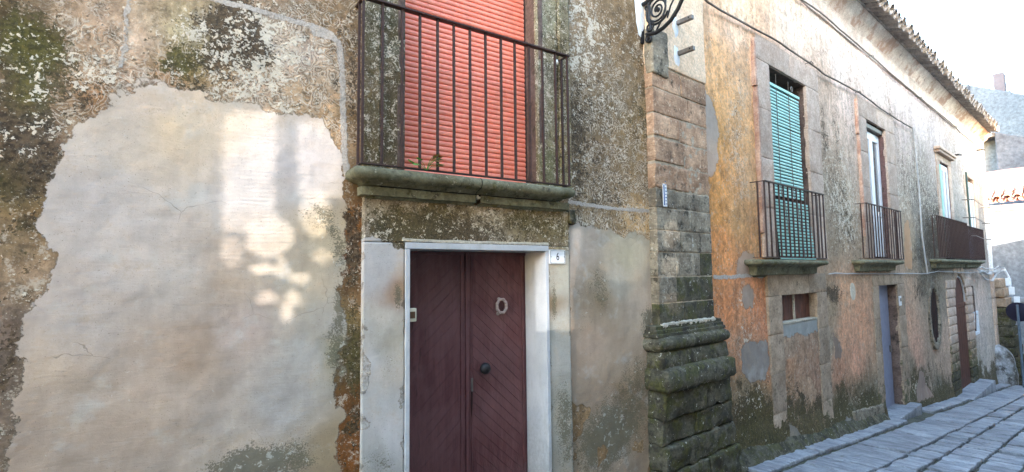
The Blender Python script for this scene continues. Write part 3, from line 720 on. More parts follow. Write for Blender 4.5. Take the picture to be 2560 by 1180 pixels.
MB().box(F1, bx_in0, bx_in1, -.02, .09, SLT - .12, SLT - .004).build('slab_core', M['dark'], house1)
fz1 = SLT - .110; fz0 = 2.148
fprof = [(.02, fz1), (.088, fz1), (.092, fz1 - .004), (.092, fz0 + .002), (.088, fz0), (.055, fz0 - .001), (.05, fz0 - .012), (.02, fz0 - .014)]
fj = P1(1196, 470, .09)[0]
F_in0, F_in1 = P1(903, 480, .09)[0] + .09, P1(1424, 500, .09)[0] - .09
sweep3(F1, F_in0, fj - .018, fprof, right=False, amp=.003, seed=3, cell=.03).build('fascia_stone', M['slab'], house1, smooth=50)
sweep3(F1, fj + .016, F_in1, fprof, left=False, amp=.003, seed=9, cell=.03).build('fascia_stone', M['slab'], house1, smooth=50)
rbox(F1, fj - .016, fj + .030, .03, .088, fz0 + .03, fz1 - .002, r=.012, cell=.015, amp=.010, seed=3, nsc=22).build('cement_lump', M['mortar'], house1, smooth=60)
rbox(F1, P1(1424, 530, .05)[0], P1(1440, 530, .05)[0], -.01, .05, P1(1430, 560, .05)[1], P1(1430, 525, .05)[1], r=.012, cell=.012, amp=.012, seed=8, nsc=25).build('broken_stone', M['pildark'], house1, smooth=60)

# ---- stone surround of the balcony window
TW = [((930, 100), (110, 104, 76)), ((970, 60), (92, 90, 70)), ((960, 200), (88, 80, 56)), ((985, 120), (96, 100, 84)), ((950, 300), (86, 76, 48)), ((980, 370), (76, 66, 44)), ((930, 370), (96, 84, 52)), ((915, 200), (120, 106, 76)), ((1000, 200), (84, 72, 50)),
      ((1360, 60), (140, 142, 118)), ((1350, 200), (150, 150, 128)), ((1385, 120), (120, 114, 88)), ((1360, 320), (156, 152, 124)), ((1400, 250), (140, 128, 92)), ((1370, 400), (128, 130, 92)), ((1410, 380), (150, 134, 90)), ((1405, 100), (128, 120, 92))]
def layersW(a, z):
    L = {}; wob = (fbm(a, z, 9, 4, 43) - .5) * .08
    L['tint'] = tints(a + wob, z - wob, P1, TW, .84); L['dark'] = .34 + blobs(a, z, P1, [(980, 80, 40, .25), (1000, 380, 30, .2), (1390, 150, 14, .2, 5)])
    L['moss'] = a * 0 + .45; L['fleck'] = .42 + a * 0 + blobs(a, z, P1, [(970, 130, 40, .3), (1360, 200, 20, .2, 5)]); L['verm'] = a * 0 + .2; L['pit'] = a * 0
    return L
wl0 = P1(906, 300, .03)[0]; wr1 = P1(1424, 300, .03)[0]
dW = lambda a, z: .035 + (fbm(a, z, 5, 4, 51) - .5) * .014
stp = .11
def stepL(d): return lambda a, z: dW(a, z) + d
lF('window_surround', wl0, wl0 + stp, SLT - .005, 4.9, M['frieze'], layersW, stepL(.012))
lF('window_surround', wl0 + stp + .003, WIN[0] + .002, SLT - .005, 4.9, M['frieze'], layersW, stepL(-.008))
lF('window_surround', WIN[1] - .002, wr1 - stp - .003, SLT - .005, 4.9, M['frieze'], layersW, stepL(-.008))
lF('window_surround', wr1 - stp, wr1, SLT - .005, 4.9, M['frieze'], layersW, stepL(.012))
shd = -.15
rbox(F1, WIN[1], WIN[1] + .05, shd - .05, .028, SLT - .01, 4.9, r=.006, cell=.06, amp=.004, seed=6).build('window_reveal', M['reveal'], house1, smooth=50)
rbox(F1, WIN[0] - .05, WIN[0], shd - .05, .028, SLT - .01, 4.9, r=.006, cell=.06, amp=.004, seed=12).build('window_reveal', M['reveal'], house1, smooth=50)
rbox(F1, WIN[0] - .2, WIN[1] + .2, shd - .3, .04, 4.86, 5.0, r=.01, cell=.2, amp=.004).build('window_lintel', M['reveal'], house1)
MB().box(F1, WIN[0] - .02, WIN[1] + .02, -.45, -.02, SLT - .12, SLT - .008).build('window_sill', M['slab'], house1)
# roller shutter, slat by slat
M['shutter'] = (lambda g: (g.col(g.mix(g.mul(g.step(g.noise(1.2, 6, .65, vec=g.scalev((5, 5, 1.3))), .46, .7), .45), g.mix(g.step(g.noise(30, 4, .7), .4, .62), (.90, .25, .165), (.93, .31, .21)), (.66, .22, .155))), g.m)[1])(G('salmon_pvc_slats', .38))
shut = MB().box(F1, WIN[0] + .001, WIN[1] - .001, shd - .03, shd - .022, SLT - .004, 4.85).build('roller_shutter', M['dark'], house1)
pitch = .0392; prof = [(-.018, .0), (-.004, .0015), (.0005, .007), (.0022, .016), (.002, .025), (-.0015, .0335), (-.006, .0378), (-.018, .0378)]
s0 = MB(); vs = []
for xx in (WIN[0] + .004, WIN[1] - .004): vs += [F1(xx, shd + o, SLT + .001 + z) for o, z in prof]
n = len(prof); s0.add(vs, [tuple(range(n)), tuple(range(2 * n - 1, n - 1, -1))] + [(i, i + 1, i + 1 + n, i + n) for i in range(n - 1)])
s0 = s0.build('slat', M['shutter'], shut, smooth=50)
nsl = int((4.84 - SLT) / pitch)
for k in range(1, nsl): inst(s0, (0, 0, k * pitch), shut)
for xx in (WIN[0] + .001, WIN[1] - .012): MB().box(F1, xx, xx + .011, shd - .022, shd + .004, SLT, 4.85).build('guide_rail', M['iron'], shut)

# ---- railing
ro = .150
rx0 = P1(905, 300, ro)[0]; rx1 = P1(1421, 300, ro)[0]; rt = 3.375
rail = MB().box(F1, rx0 - .012, rx1 + .012, ro - .022, ro + .022, rt, rt + .010).build('balcony_railing', M['iron'], house1)
MB().box(F1, rx0 - .004, rx1 + .004, ro - .016, ro + .016, SLT + .012, SLT + .020).build('bottom_rail', M['iron'], rail)
for xx, nm in ((rx0, 'side_rail'), (rx1, 'side_rail')):
    MB().box(F1, xx - .010, xx + .010, -.02, ro - .023, rt + .0005, rt + .0095).build(nm, M['iron'], rail)
    MB().box(F1, xx - .007, xx + .007, -.02, ro - .017, SLT + .0125, SLT + .0195).build(nm, M['iron'], rail)
MB().lathe(F1(rx1 - .004, .0, rt - .0), (0, -1, 0), [(0, .03), (.03, .022), (.045, .004)], 10).build('rail_socket', M['whitewash'], rail)
bs = MB(); q = .0074; cx = rx0 + .002
b0 = bs.box(F1, cx - q, cx + q, ro - q, ro + q, SLT + .0205, rt - .0005).build('baluster', M['iron'], rail)
for k in range(1, 14):
    dx = (rx1 - rx0 - .004) * k / 13
    c = inst(b0, (dx + rnd.uniform(-.003, .003), 0, 0), rail)
for xx in (rx0, rx1):
    c = inst(b0, (xx - cx, ro * .5, 0), rail)

# ---- little plant growing at the foot of the railing
px_, pz_ = P1(1065, 412, .16)
plant = empty('balcony_plant', F1(px_, .16, SLT), 'small sprig of green and yellow leaves with an orange bloom on the balcony edge', 'plant')
def leafmesh(c, d, u, L, W, name, mat):
    c = Vector(c); d = Vector(d).normalized(); s_ = d.cross(Vector(u)).normalized(); nrm = s_.cross(d)
    vs = [c, c + d * L * .3 + s_ * W * .8 + nrm * .004, c + d * L * .65 + s_ * W * .7, c + d * L, c + d * L * .65 - s_ * W * .7, c + d * L * .3 - s_ * W * .8 + nrm * .004, c + d * L * .5 - nrm * .006]
    return MB().add(vs, [(0, 1, 6), (1, 2, 6), (2, 3, 6), (3, 4, 6), (4, 5, 6), (5, 0, 6)]).build(name, mat, plant, smooth=60, fixn=False)
lr = random.Random(3)
base = Vector(F1(px_, .165, SLT + .01))
stm = MB()
for k in range(11):
    a = lr.uniform(-1.3, 1.4); tip = base + Vector((math.sin(a) * lr.uniform(.03, .11), -lr.uniform(0, .05), lr.uniform(.01, .085)))
    stm.tube([base, (base + tip) / 2 + Vector((0, 0, .012)), tip], .0016, 4)
    mt = M['leaf'] if a < -.2 or lr.random() < .4 else M['leafy']
    leafmesh(tip, (math.sin(a), -.5, lr.uniform(-.3, .5)), (0, -.3, 1), lr.uniform(.05, .075), .026, 'leaf', mt)
    if k in (5, 8): leafmesh(tip + Vector((.01, 0, .01)), (math.sin(a + .5), -.6, .2), (0, 0, 1), .035, .016, 'petal', M['petal'])
stm.build('stem', M['leaf'], plant)

# ================================================================ OCHRE HOUSE
TE = 18.7
house2 = empty('ochre_house', F2(9, -1.0, gz(9)), 'long ochre and grey stained house with tall balcony windows and a turquoise blind', 'house')
def topgain(a, z): return .92 / (1 + .10 * min(1, max(0, (z - 1.5) / 4.0)))  # tints keep most of the brighter light at the wall top
TINT2 = [((1770, 40), (232, 196, 166)), ((1830, 60), (232, 200, 176)), ((1790, 150), (226, 182, 138)), ((1820, 230), (220, 172, 122)), ((1860, 200), (218, 176, 136)), ((1785, 330), (224, 170, 110)), ((1800, 450), (220, 156, 96)), ((1790, 520), (214, 150, 92)), ((1880, 330), (216, 166, 116)), ((1880, 450), (208, 160, 116)),
    ((1845, 540), (205, 155, 110)), ((1800, 620), (214, 142, 90)), ((1880, 600), (204, 146, 98)), ((1820, 760), (196, 124, 80)), ((1860, 700), (196, 130, 92)), ((1900, 760), (196, 118, 72)), ((1915, 800), (190, 116, 76)), ((1840, 860), (184, 126, 92)), ((1910, 900), (170, 110, 76)), ((1860, 980), (130, 108, 84)), ((1900, 1000), (118, 92, 62)), ((1870, 1080), (92, 82, 58)), ((1920, 1120), (76, 74, 54)), ((1850, 1140), (86, 80, 62)),
    ((2060, 40), (236, 214, 202)), ((1980, 60), (236, 208, 190)), ((2100, 170), (228, 208, 200)), ((2060, 220), (200, 172, 152)), ((2090, 320), (206, 178, 160)), ((2120, 260), (220, 196, 186)), ((2080, 420), (172, 144, 122)), ((2130, 400), (200, 172, 156)), ((2110, 520), (182, 154, 130)), ((2090, 600), (150, 122, 98)), ((2140, 620), (182, 150, 128)), ((2070, 480), (150, 128, 108)),
    ((2110, 740), (206, 142, 98)), ((2150, 800), (204, 132, 88)), ((2110, 830), (202, 132, 90)), ((2140, 900), (190, 122, 88)), ((2100, 930), (170, 110, 78)), ((2080, 760), (150, 120, 92)), ((2150, 980), (104, 86, 58)), ((2100, 1000), (96, 82, 52)), ((2170, 1010), (84, 78, 56)), ((2130, 1050), (110, 108, 92)), ((2180, 1040), (96, 94, 82)), ((2070, 860), (150, 128, 110)),
    ((2180, 180), (232, 214, 208)), ((2250, 220), (226, 212, 212)), ((2260, 340), (200, 182, 180)), ((2250, 420), (180, 160, 152)), ((2300, 300), (206, 194, 198)), ((2310, 420), (156, 144, 142)), ((2290, 500), (150, 138, 132)), ((2340, 360), (190, 180, 184)), ((2325, 560), (124, 114, 110)), ((2275, 600), (176, 148, 122)), ((2262, 560), (176, 150, 130)), ((2300, 620), (112, 106, 102)), ((2330, 640), (104, 100, 98)), ((2280, 660), (150, 126, 104)),
    ((2280, 720), (186, 140, 112)), ((2270, 800), (194, 138, 108)), ((2290, 880), (186, 130, 106)), ((2280, 930), (120, 100, 80)), ((2300, 990), (122, 106, 94)), ((2350, 900), (164, 130, 112)), ((2365, 870), (170, 134, 116)), ((2350, 960), (112, 100, 84)), ((2310, 700), (120, 104, 88)), ((2355, 730), (130, 112, 98)),
    ((2400, 330), (192, 186, 192)), ((2430, 370), (186, 182, 192)), ((2395, 450), (166, 158, 158)), ((2450, 470), (150, 148, 156)), ((2455, 560), (132, 128, 134)), ((2465, 630), (128, 122, 126)), ((2440, 350), (206, 204, 214)), ((2400, 600), (130, 122, 118)), ((2448, 740), (186, 158, 154)), ((2455, 840), (176, 156, 156)), ((2465, 900), (178, 164, 164)), ((2450, 940), (150, 142, 134)), ((2440, 700), (176, 152, 146))]
PT2 = [((1780, 300), (172, 164, 152)), ((1850, 250), (214, 182, 158)), ((1840, 400), (206, 178, 158)), ((1850, 500), (196, 164, 134)), ((1870, 660), (176, 154, 134)), ((1880, 740), (158, 146, 134)), ((1885, 900), (140, 136, 130)), ((1980, 1090), (126, 124, 114)), ((2130, 1050), (104, 104, 96)), ((2100, 870), (134, 120, 108)), ((2270, 640), (186, 152, 116)), ((2300, 960), (150, 136, 126)), ((2130, 730), (188, 184, 178)), ((2300, 880), (170, 140, 120))]
PP2 = [[(1757, 215), (1772, 245), (1792, 300), (1797, 340), (1796, 400), (1785, 440), (1770, 446), (1760, 446)],
       [(1842, 690), (1844, 650), (1858, 632), (1884, 634), (1892, 660), (1890, 690)],
       [(1854, 730), (1866, 708), (1884, 722), (1884, 765), (1862, 772)],
       [(1852, 870), (1870, 852), (1918, 856), (1926, 900), (1912, 950), (1880, 958), (1856, 930)],
       [(1968, 1058), (1985, 1068), (1998, 1105), (1996, 1128), (1955, 1132), (1966, 1110)],
       [(2098, 1075), (2110, 1045), (2150, 1040), (2180, 1018), (2200, 1030), (2206, 1060), (2150, 1075), (2110, 1090)],
       [(2082, 830), (2090, 845), (2104, 870), (2100, 900), (2086, 892)],
       [(2262, 560), (2270, 545), (2280, 620), (2280, 672), (2262, 672)],
       [(2298, 928), (2310, 928), (2314, 960), (2330, 990), (2290, 1005), (2290, 985)]]
def layers2(a, z):
    L = {}; wob = (fbm(a, z, 3, 4, 3) - .5) * .22; wob2 = (fbm(a, z, 12, 3, 9) - .5) * .06
    x2, z2 = a + wob + wob2, z + (fbm(a, z, 3, 4, 8) - .5) * .22 + wob2
    T_ = tints(x2, z2, P2, TINT2, topgain); lum = T_ @ np.array([.3, .6, .1]); sat = (.80 + .22 * np.clip((3.2 - a) / 2, 0, 1) - .10 * np.clip((2.0 - z) / 1.0, 0, 1))[..., None]; L['tint'] = T_ * sat + lum[..., None] * (1 - sat); L['tint'] = L['tint'] * (1 + np.clip((z - 2.2) / 2, 0, 1)[..., None] * np.array([.06, -.03, -.01])) * (np.array([1.01, 1.11, 1.0]) * (1.0 + .36 * np.clip((2.2 - z) / 2, 0, 1))[..., None]); L['ptint'] = tints(x2, z2, P2, PT2, topgain)
    L['patch'] = np.maximum.reduce([sdf_poly(a + wob2 * .8, z + wob2 * .8, poly(P2, q)) for q in PP2])
    zb = z - gz(a)
    base = np.clip((.78 - zb + (fbm(a, z, 2.2, 4, 77) - .5) * 1.1) / .45, 0, 1)
    streak = fbm(a * 5, z * .5, 1.0, 4, 91)
    L['dark'] = .18 + .50 * base + blobs(x2, z2, P2, [(2095, 500, 22, .3, 5), (2125, 560, 14, .25, 5), (2300, 480, 45, .22, 2), (2330, 600, 30, .35, 2), (2300, 640, 30, .25), (2075, 730, 16, .5), (2090, 740, 14, .4, 2), (1905, 500, 10, .3, 2), (2350, 560, 20, .3, 3), (2090, 320, 10, .22, 8), (2060, 330, 8, .3, 8), (2230, 300, 10, .25, 6), (2235, 450, 10, .2, 4), (1870, 660, 12, .2, 1), (1855, 1040, 40, .25), (2300, 720, 20, .35, 2), (2340, 720, 16, .3, 3), (2245, 720, 12, .4, 2)]) \
        + .5 * np.clip(streak - .55, 0, 1) * np.clip((z - 1.5) / 2, 0, 1) * np.clip((a - 2) / 3, 0, 1)
    L['moss'] = np.clip(base * .6, 0, 1)
    L['fleck'] = .12 + blobs(x2, z2, P2, [(2100, 450, 50, .45, 3), (2280, 400, 50, .35, 2), (2330, 500, 40, .35, 2), (1880, 1000, 50, .3), (1865, 740, 20, .6), (2130, 550, 40, .45, 2), (2300, 960, 25, .6), (1870, 830, 25, .5), (2150, 1020, 50, .25), (2250, 500, 30, .4, 2), (2320, 330, 30, .3, 2)])
    L['verm'] = np.clip(blobs(x2, z2, P2, [(1845, 320, 30, .9, 5), (2090, 480, 60, .6, 3), (2290, 420, 60, .8, 2), (1860, 480, 30, .4), (1860, 860, 40, .6)]), 0, 1) * .8
    L['pit'] = .2 + a * 0
    L['line'] = sdf_line(a + wob2 * .4, z + wob2 * .5, poly(P2, [(1784, 692), (1830, 692), (1880, 688), (1910, 690)]), .022) - np.where(a < 2.3, 0, 9)
    return L
def disp2(a, z):
    d = (fbm(a, z, .8, 3, 1) - .5) * .05 + (fbm(a, z, 6, 4, 2) - .5) * .016
    zb = z - gz(a)
    return d + np.clip(.35 - zb, 0, .5) * .12       # battered, swollen foot of the wall
CT = 5.62
W1o = (P2(1918, 400)[0], P2(2010, 400)[0], 1.78, 4.28)
W1o = (2.56, 3.74, 1.80, 4.28)
W2o = (6.42, 7.55, 1.84, 4.30)
W3o = (12.15, 13.15, 1.88, 4.32)
W4o = (15.5, 16.6, 1.9, 4.32)
Dbo = (2.62, 3.74, .98, 1.335)
D2o = (6.56, 7.68, gz(7) + .02, 1.36)
PO = (12.70, 14.20, gz(13.5) + .12, .75); PR = (PO[1] - PO[0]) / 2; PC = (PO[0] + PO[1]) / 2
OV = (10.52, .60, .40, .61)
SW = (15.05, 15.55, -.15, .36)
def hole_oval(a, z): return ((a - OV[0]) / (OV[2] + .05)) ** 2 + ((z - OV[1]) / (OV[3] + .05)) ** 2 < 1
def hole_arch(a, z): return (abs(a - PC) < PR + .03) & (z < PO[3] + .1) & (z > -3) | (np.hypot(a - PC, z - PO[3]) < PR + .04)
A2 = seg(.6, 5.0, .016) + seg(5.0, 9.5, .028) + seg(9.5, TE, .045) + [TE]
Z2 = seg(-2.6, -1.2, .05) + seg(-1.2, 5.0, .022) + seg(5.0, 5.9, .05) + [5.9]
for h in (W1o, W2o, W3o, W4o, Dbo, D2o, SW):
    A2 += [h[0], h[1]]; Z2 += [h[2], h[3]]
def clean(v):
    v = sorted(v); out = [v[0]]
    for q in v[1:]:
        if q - out[-1] > 1e-5: out.append(q)
    return out
rects = [(h[0] - 1e-4, h[1] + 1e-4, (h[2] if h is not D2o else -9), h[3]) for h in (W1o, W2o, W3o, W4o, Dbo, D2o, SW)]
grid_surface('wall', F2, clean(A2), clean(Z2), M['plaster2'], house2, disp2, layers2, holes=rects + [hole_oval, hole_arch])
MB().box(F2, .0, TE - .05, -7, -.62, -3, 6.1).build('house_body', M['dark'], house2)
MB().box(F2, TE - .05, TE + .01, -7, -.02, -3, 6.1).build('end_wall', M['farwhite'], house2)
def reveal(op, depth, mat, left=True, bottom=True, matb=None, name='window_reveal'):
    a0, a1, z0, z1 = op
    rbox(F2, a1, a1 + .08, -depth, -.006, z0 - .02, z1 + .05, r=.006, cell=.12, amp=.006, seed=int(a0 * 7)).build(name, mat, house2, smooth=50)
    rbox(F2, a0 - .08, a0, -depth, -.006, z0 - .02, z1 + .05, r=.006, cell=.12, amp=.006, seed=int(a0 * 9)).build(name, mat, house2, smooth=50)
    rbox(F2, a0 - .05, a1 + .05, -depth, -.006, z1, z1 + .08, r=.006, cell=.15, amp=.005, seed=int(a0 * 5)).build('lintel', mat, house2)
    if bottom: MB().box(F2, a0 - .05, a1 + .05, -depth, -.006, z0 - .08, z0 - .001).build('sill', matb or mat, house2)
    MB().box(F2, a0 - .05, a1 + .05, -depth - .05, -depth - .01, z0 - .08, z1 + .08).build('dark_backing', M['dark'], house2)

def surround(a0, a1, op, z0, z1, mat, low=False, pr=.030):
    """three dressed stones rows framing an opening"""
    k = 0
    for (x0, x1) in ((a0, op[0] - .002), (op[1] + .002, a1)):
        nrow = 4 if not low else 3; hgt = (op[3] - z0) / nrow
        for i in range(nrow):
            rbox(F2, x0, x1, -.03, pr, z0 + i * hgt + .003, z0 + (i + 1) * hgt - .002, r=.006, cell=.09, amp=.005, seed=k + int(a0 * 3)).build('surround_stone', mat, house2, smooth=50); k += 1
    n = 2
    for i in range(n):
        w_ = (a1 - a0) / n
        rbox(F2, a0 + i * w_ + .002, a0 + (i + 1) * w_ - .002, -.03, pr, op[3] + .002, z1, r=.006, cell=.09, amp=.005, seed=k + 40).build('surround_stone', mat, house2, smooth=50); k += 1

# rust coloured fillet running up the left side of the two big windows
for (aw, z0, z1) in ((2.20, 2.1, 4.52), (5.99, 2.2, 4.56)):
    rbox(F2, aw - .05, aw - .003, -.02, .045, z0, z1 - .62, r=.008, cell=.1, amp=.008, seed=3).build('rust_fillet', M['cornred'], house2, smooth=50)
    rbox(F2, aw - .075, aw - .02, -.02, .045, z1 - .61, z1, r=.008, cell=.1, amp=.008, seed=5).build('rust_fillet', M['cornred'], house2, smooth=50)
surround(2.20, 4.22, W1o, 1.80, 4.60, M['surround2'])
surround(5.99, 8.15, W2o, 1.84, 4.64, M['surround2'])
surround(11.80, 13.45, W3o, 1.9, 4.48, M['surround2'], pr=.015)
rbox(F2, 11.72, 13.5, -.02, .10, 4.485, 4.55, r=.01, cell=.1, amp=.006, seed=2).build('window_cornice', M['surround2'], house2, smooth=50)
rbox(F2, 11.66, 13.55, -.02, .13, 4.552, 4.62, r=.01, cell=.1, amp=.006, seed=4).build('window_cornice', M['surround2'], house2, smooth=50)
surround(15.1, 17.0, W4o, 1.9, 4.5, M['surround2'], pr=.015)
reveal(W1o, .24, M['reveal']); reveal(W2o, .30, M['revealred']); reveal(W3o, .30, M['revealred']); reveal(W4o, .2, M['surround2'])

# ---- balcony ledges and railings
def ledge(a0, a1, zt, o, mat, seed, thick=.075, under=True):
    r = thick * .42; zc = zt - r
    pr = [(-.02, zt), (o - r, zt)] + [(o - r + r * math.cos(math.pi / 2 - math.pi * k / 6), zc + r * math.sin(math.pi / 2 - math.pi * k / 6)) for k in range(7)] + [(o * .6, zt - thick), (o * .45, zt - thick - .02)]
    if under: pr += [(o * .42, zt - thick - .10), (.02, zt - thick - .11), (.0, zt - thick - .13)]
    sweep3(F2, a0 + o, a1 - o, pr, amp=.004, seed=seed, cell=.1).build('balcony_ledge', mat, house2, smooth=55)
def railing(a0, a1, z0, z1, o, n, side=True, mat=None, r=.008, F=F2, lab=None):
    mat = mat or M['iron']
    rl = MB().box(F, a0 - .01, a1 + .01, o - .018, o + .018, z1, z1 + .012).build('balcony_railing', mat, house2, label=lab)
    MB().box(F, a0 - .004, a1 + .004, o - .014, o + .014, z0 + .025, z0 + .034).build('bottom_rail', mat, rl)
    for xx in (a0, a1):
        MB().box(F, xx - .009, xx + .009, -.02, o - .019, z1 + .001, z1 + .011).build('side_rail', mat, rl)
        MB().box(F, xx - .007, xx + .007, -.02, o - .015, z0 + .026, z0 + .033).build('side_rail', mat, rl)
    b0 = MB().box(F, a0 - r, a0 + r, o - r, o + r, z0 + .0345, z1 - .0005).build('baluster', mat, rl)
    base = Vector(F(0, 0, 0)); ea = Vector(F(1, 0, 0)) - base; eo = Vector(F(0, 1, 0)) - base
    for k in range(1, n): inst(b0, ea * ((a1 - a0) * k / (n - 1)), rl)
    if side:
        for xx in (0, a1 - a0): inst(b0, ea * xx - eo * (o * .5), rl)
    return rl
def a2(px, o): return P2(px, 560, o)[0]
bo = .16
ledge(P2(1905, 655, bo + .04)[0], P2(2073, 655, bo + .04)[0], 1.775, bo + .04, M['slab'], 3)
railing(P2(1915, 560, bo)[0], P2(2061, 560, bo)[0], 1.775, 2.685, bo, 15, lab='iron railing with square bars in front of the green slat blind')
ledge(P2(2163, 652, bo + .04)[0], P2(2262, 652, bo + .04)[0], 1.80, bo + .04, M['slab'], 5)
railing(P2(2170, 580, bo)[0], P2(2254, 580, bo)[0], 1.80, 2.72, bo, 15, lab='iron railing with closely spaced bars before the white glazed door')
L30, L31 = P2(2352, 652, .2)[0], P2(2428, 652, .2)[0]
ledge(L30, L31, 1.86, .22, M['slab'], 7, .09)
ledge(L31 + .06, P2(2462, 655, .16)[0], 1.86, .18, M['slab'], 9, .09)
rl3 = railing(L30 + .1, L31 - .08, 1.86, 2.83, .17, 22, r=.011, lab='iron railing backed with a dark brown sheet')
MB().box(F2, a2(2376, .15), L31 - .10, .135, .15, 1.90, 2.80).build('brown_screen', M['brownwood'], rl3)
rl4 = railing(L31 + .12, P2(2459, 600, .14)[0], 1.86, 2.78, .14, 16, r=.010)
MB().box(F2, L31 + .16, P2(2456, 600, .12)[0], .105, .12, 1.90, 2.70).build('grey_screen', M['greydoor'], rl4)

# ---- green slat blind hanging in the first window
zt, zb = 4.06, 1.80; bl_o = -.03
blind = empty('slat_blind', F2(3.1, bl_o, zb), 'faded turquoise slat blind hanging in the tall window above the small boarded opening', 'blind')
ns = 52; bp = (zt - zb) / ns
def blpos(z):
    al = 2.575 + .0 * (z - zb); ar = 3.60 if z > 3.0 else 3.60 + .10 * ((3.0 - z) / 1.2) ** 1.2
    kick = 0 if z > 2.62 else .03 + .05 * (2.62 - z) / .8
    return al, ar, kick
sl0 = None
base = Vector(F2(0, 0, 0)); eA = Vector(F2(1, 0, 0)) - base; eO = Vector(F2(0, 1, 0)) - base
rl_ = random.Random(8)
for k in range(ns):
    z = zt - (k + 1) * bp
    if abs(z - 2.60) < .02: continue
    al, ar, kick = blpos(z)
    if sl0 is None:
        s = MB(); n_ = 6; pr = [(.006 * math.cos(2 * math.pi * i / 6), .015 * math.sin(2 * math.pi * i / 6)) for i in range(6)]
        pr = [(-.004, -.015), (.004, -.012), (.006, 0), (.003, .013), (-.004, .015)]
        vs = []
        for xx in (0, 1): vs += [(xx, -o * 1.0, zz + .0) for o, zz in pr]
        n_ = len(pr); s.add(vs, [tuple(range(n_)), tuple(range(2 * n_ - 1, n_ - 1, -1))] + [(i, (i + 1) % n_, (i + 1) % n_ + n_, i + n_) for i in range(n_)])
        sl0 = s.build('slat', M['teal'], None); slm = sl0.data; bpy.data.objects.remove(sl0); sl0 = 1
    o_ = bpy.data.objects.new('slat', slm); COL.objects.link(o_)
    sag = rl_.uniform(-.002, .002)
    Mx = Matrix.Translation(F2(al, bl_o + kick + rl_.uniform(-.002, .002), z)) @ Matrix.Rotation(DL, 4, 'Z') @ Matrix.Rotation(-rl_.uniform(-.003, .003), 4, 'Y') @ Matrix.Diagonal((ar - al, 1, 1, 1))
    o_.matrix_world = Mx; o_.parent = blind; o_.matrix_parent_inverse = Matrix.Translation(-Vector(blind.location))
for f in (.28, .66):
    c = MB(); pts = []
    for z in (zt + .18, zt, 3.4, 3.0, 2.64, 2.55, 2.2, zb):
        al, ar, kick = blpos(z); pts.append(F2(al + (ar - al) * f, bl_o + kick + .009, z))
    c.tube(pts, .004, 4).build('cord', M['cable'], blind)
MB().box(F2, 2.57, 3.62, bl_o - .012, bl_o + .012, zt, zt + .035).build('head_board', M['teal'], blind)
for aa_ in (2.62, 3.36): MB().tube([F2(aa_ + .03 * math.cos(t * .7), bl_o + .01, zt + .09 + .035 * math.sin(t * .7)) for t in range(10)], .008, 6, cap=False).build('hanging_ring', M['darkmetal'], blind)

# ---- white glazed door in the second window
def win_door(a0, a1, z0, z1, o, mat, leaves=2, panel=.75, name='glazed_door'):
    fr = MB()
    for q in ((a0, a0 + .05), (a1 - .05, a1)): fr.box(F2, q[0], q[1], o - .06, o, z0, z1)
    fr.box(F2, a0 + .05, a1 - .05, o - .06, o, z1 - .05, z1)
    f = fr.build(name, mat, house2)
    wl = (a1 - a0 - .1) / leaves
    for i in range(leaves):
        x0 = a0 + .05 + i * wl + .003; x1 = x0 + wl - .006; st = .085
        lf = MB(); lf.box(F2, x0, x0 + st, o - .045, o + .012, z0 + .01, z1 - .055); lf.box(F2, x1 - st, x1, o - .045, o + .012, z0 + .01, z1 - .055)
        for (u, v) in ((z0 + .01, z0 + .12), (z0 + panel, z0 + panel + .09), (z1 - .055 - .09, z1 - .055)): lf.box(F2, x0 + st, x1 - st, o - .043, o + .010, u, v)
        lo = lf.build('door_leaf', mat, f)
        MB().box(F2, x0 + st, x1 - st, o - .02, o - .012, z0 + panel + .09, z1 - .145).build('pane', M['glass'], f)
        MB().box(F2, x0 + st, x1 - st, o - .03, o - .004, z0 + .12, z0 + panel).build('lower_panel', mat, f)
win_door(W2o[0] + .02, W2o[1] - .02, W2o[2] + .03, W2o[3] - .12, -.085, M['pvcwhite'])
rbox(F2, W2o[0], W2o[1], -.14, -.02, W2o[3] - .10, W2o[3] - .02, r=.01, cell=.2, amp=.002).build('blind_box', M['darkmetal'], house2)
win_door(W3o[0] + .02, W3o[1] - .02, W3o[2] + .03, W3o[3] - .05, -.02, M['pvcwhite'])
MB().box(F2, W3o[0] - .12, W3o[0] - .001, .016, .035, W3o[2] + .02, W3o[3] - .1).build('shutter_leaf', M['teal'], house2, label='thin turquoise shutter leaf folded against the opening')
win_door(W4o[0] + .02, W4o[1] - .02, W4o[2] + .03, W4o[3] - .12, -.015, M['greydoor'] if False else M['pvcwhite'])
MB().box(F2, W4o[0] - .16, W4o[0] - .04, .018, .045, W4o[2] + .1, W4o[3] + .1).build('shutter_leaf', mat_plain('dark_green_paint', (.03, .07, .06), .5), house2, label='dark green shutter leaf standing open beside the last window')

# ---- ground floor: walled-up doorway with a little boarded window
low = M['surround2low']
def lowframe(a0, a1, op, z1, foot, lay=None):
    k = 0
    for (x0, x1) in ((a0, op[0] - .004), (op[1] + .004, a1)):
        zz = foot(x0) - .05; n = 4; h = (op[3] - zz) / n
        for i in range(n):
            rbox(F2, x0, x1, -.05, .022, zz + i * h + .002, zz + (i + 1) * h - .001, r=.006, cell=.07, amp=.008, seed=k + int(a0 * 11)).build('jamb_stone', low, house2, smooth=55); k += 1
    for i in range(3):
        w_ = (a1 - a0) / 3
        rbox(F2, a0 + i * w_ + .002, a0 + (i + 1) * w_ - .002, -.05, .022, op[3] + .002, z1, r=.005, cell=.07, amp=.006, seed=k + 70).build('lintel_stone', low, house2, smooth=55); k += 1
lowframe(2.24, 4.12, Dbo, 1.60, gz)
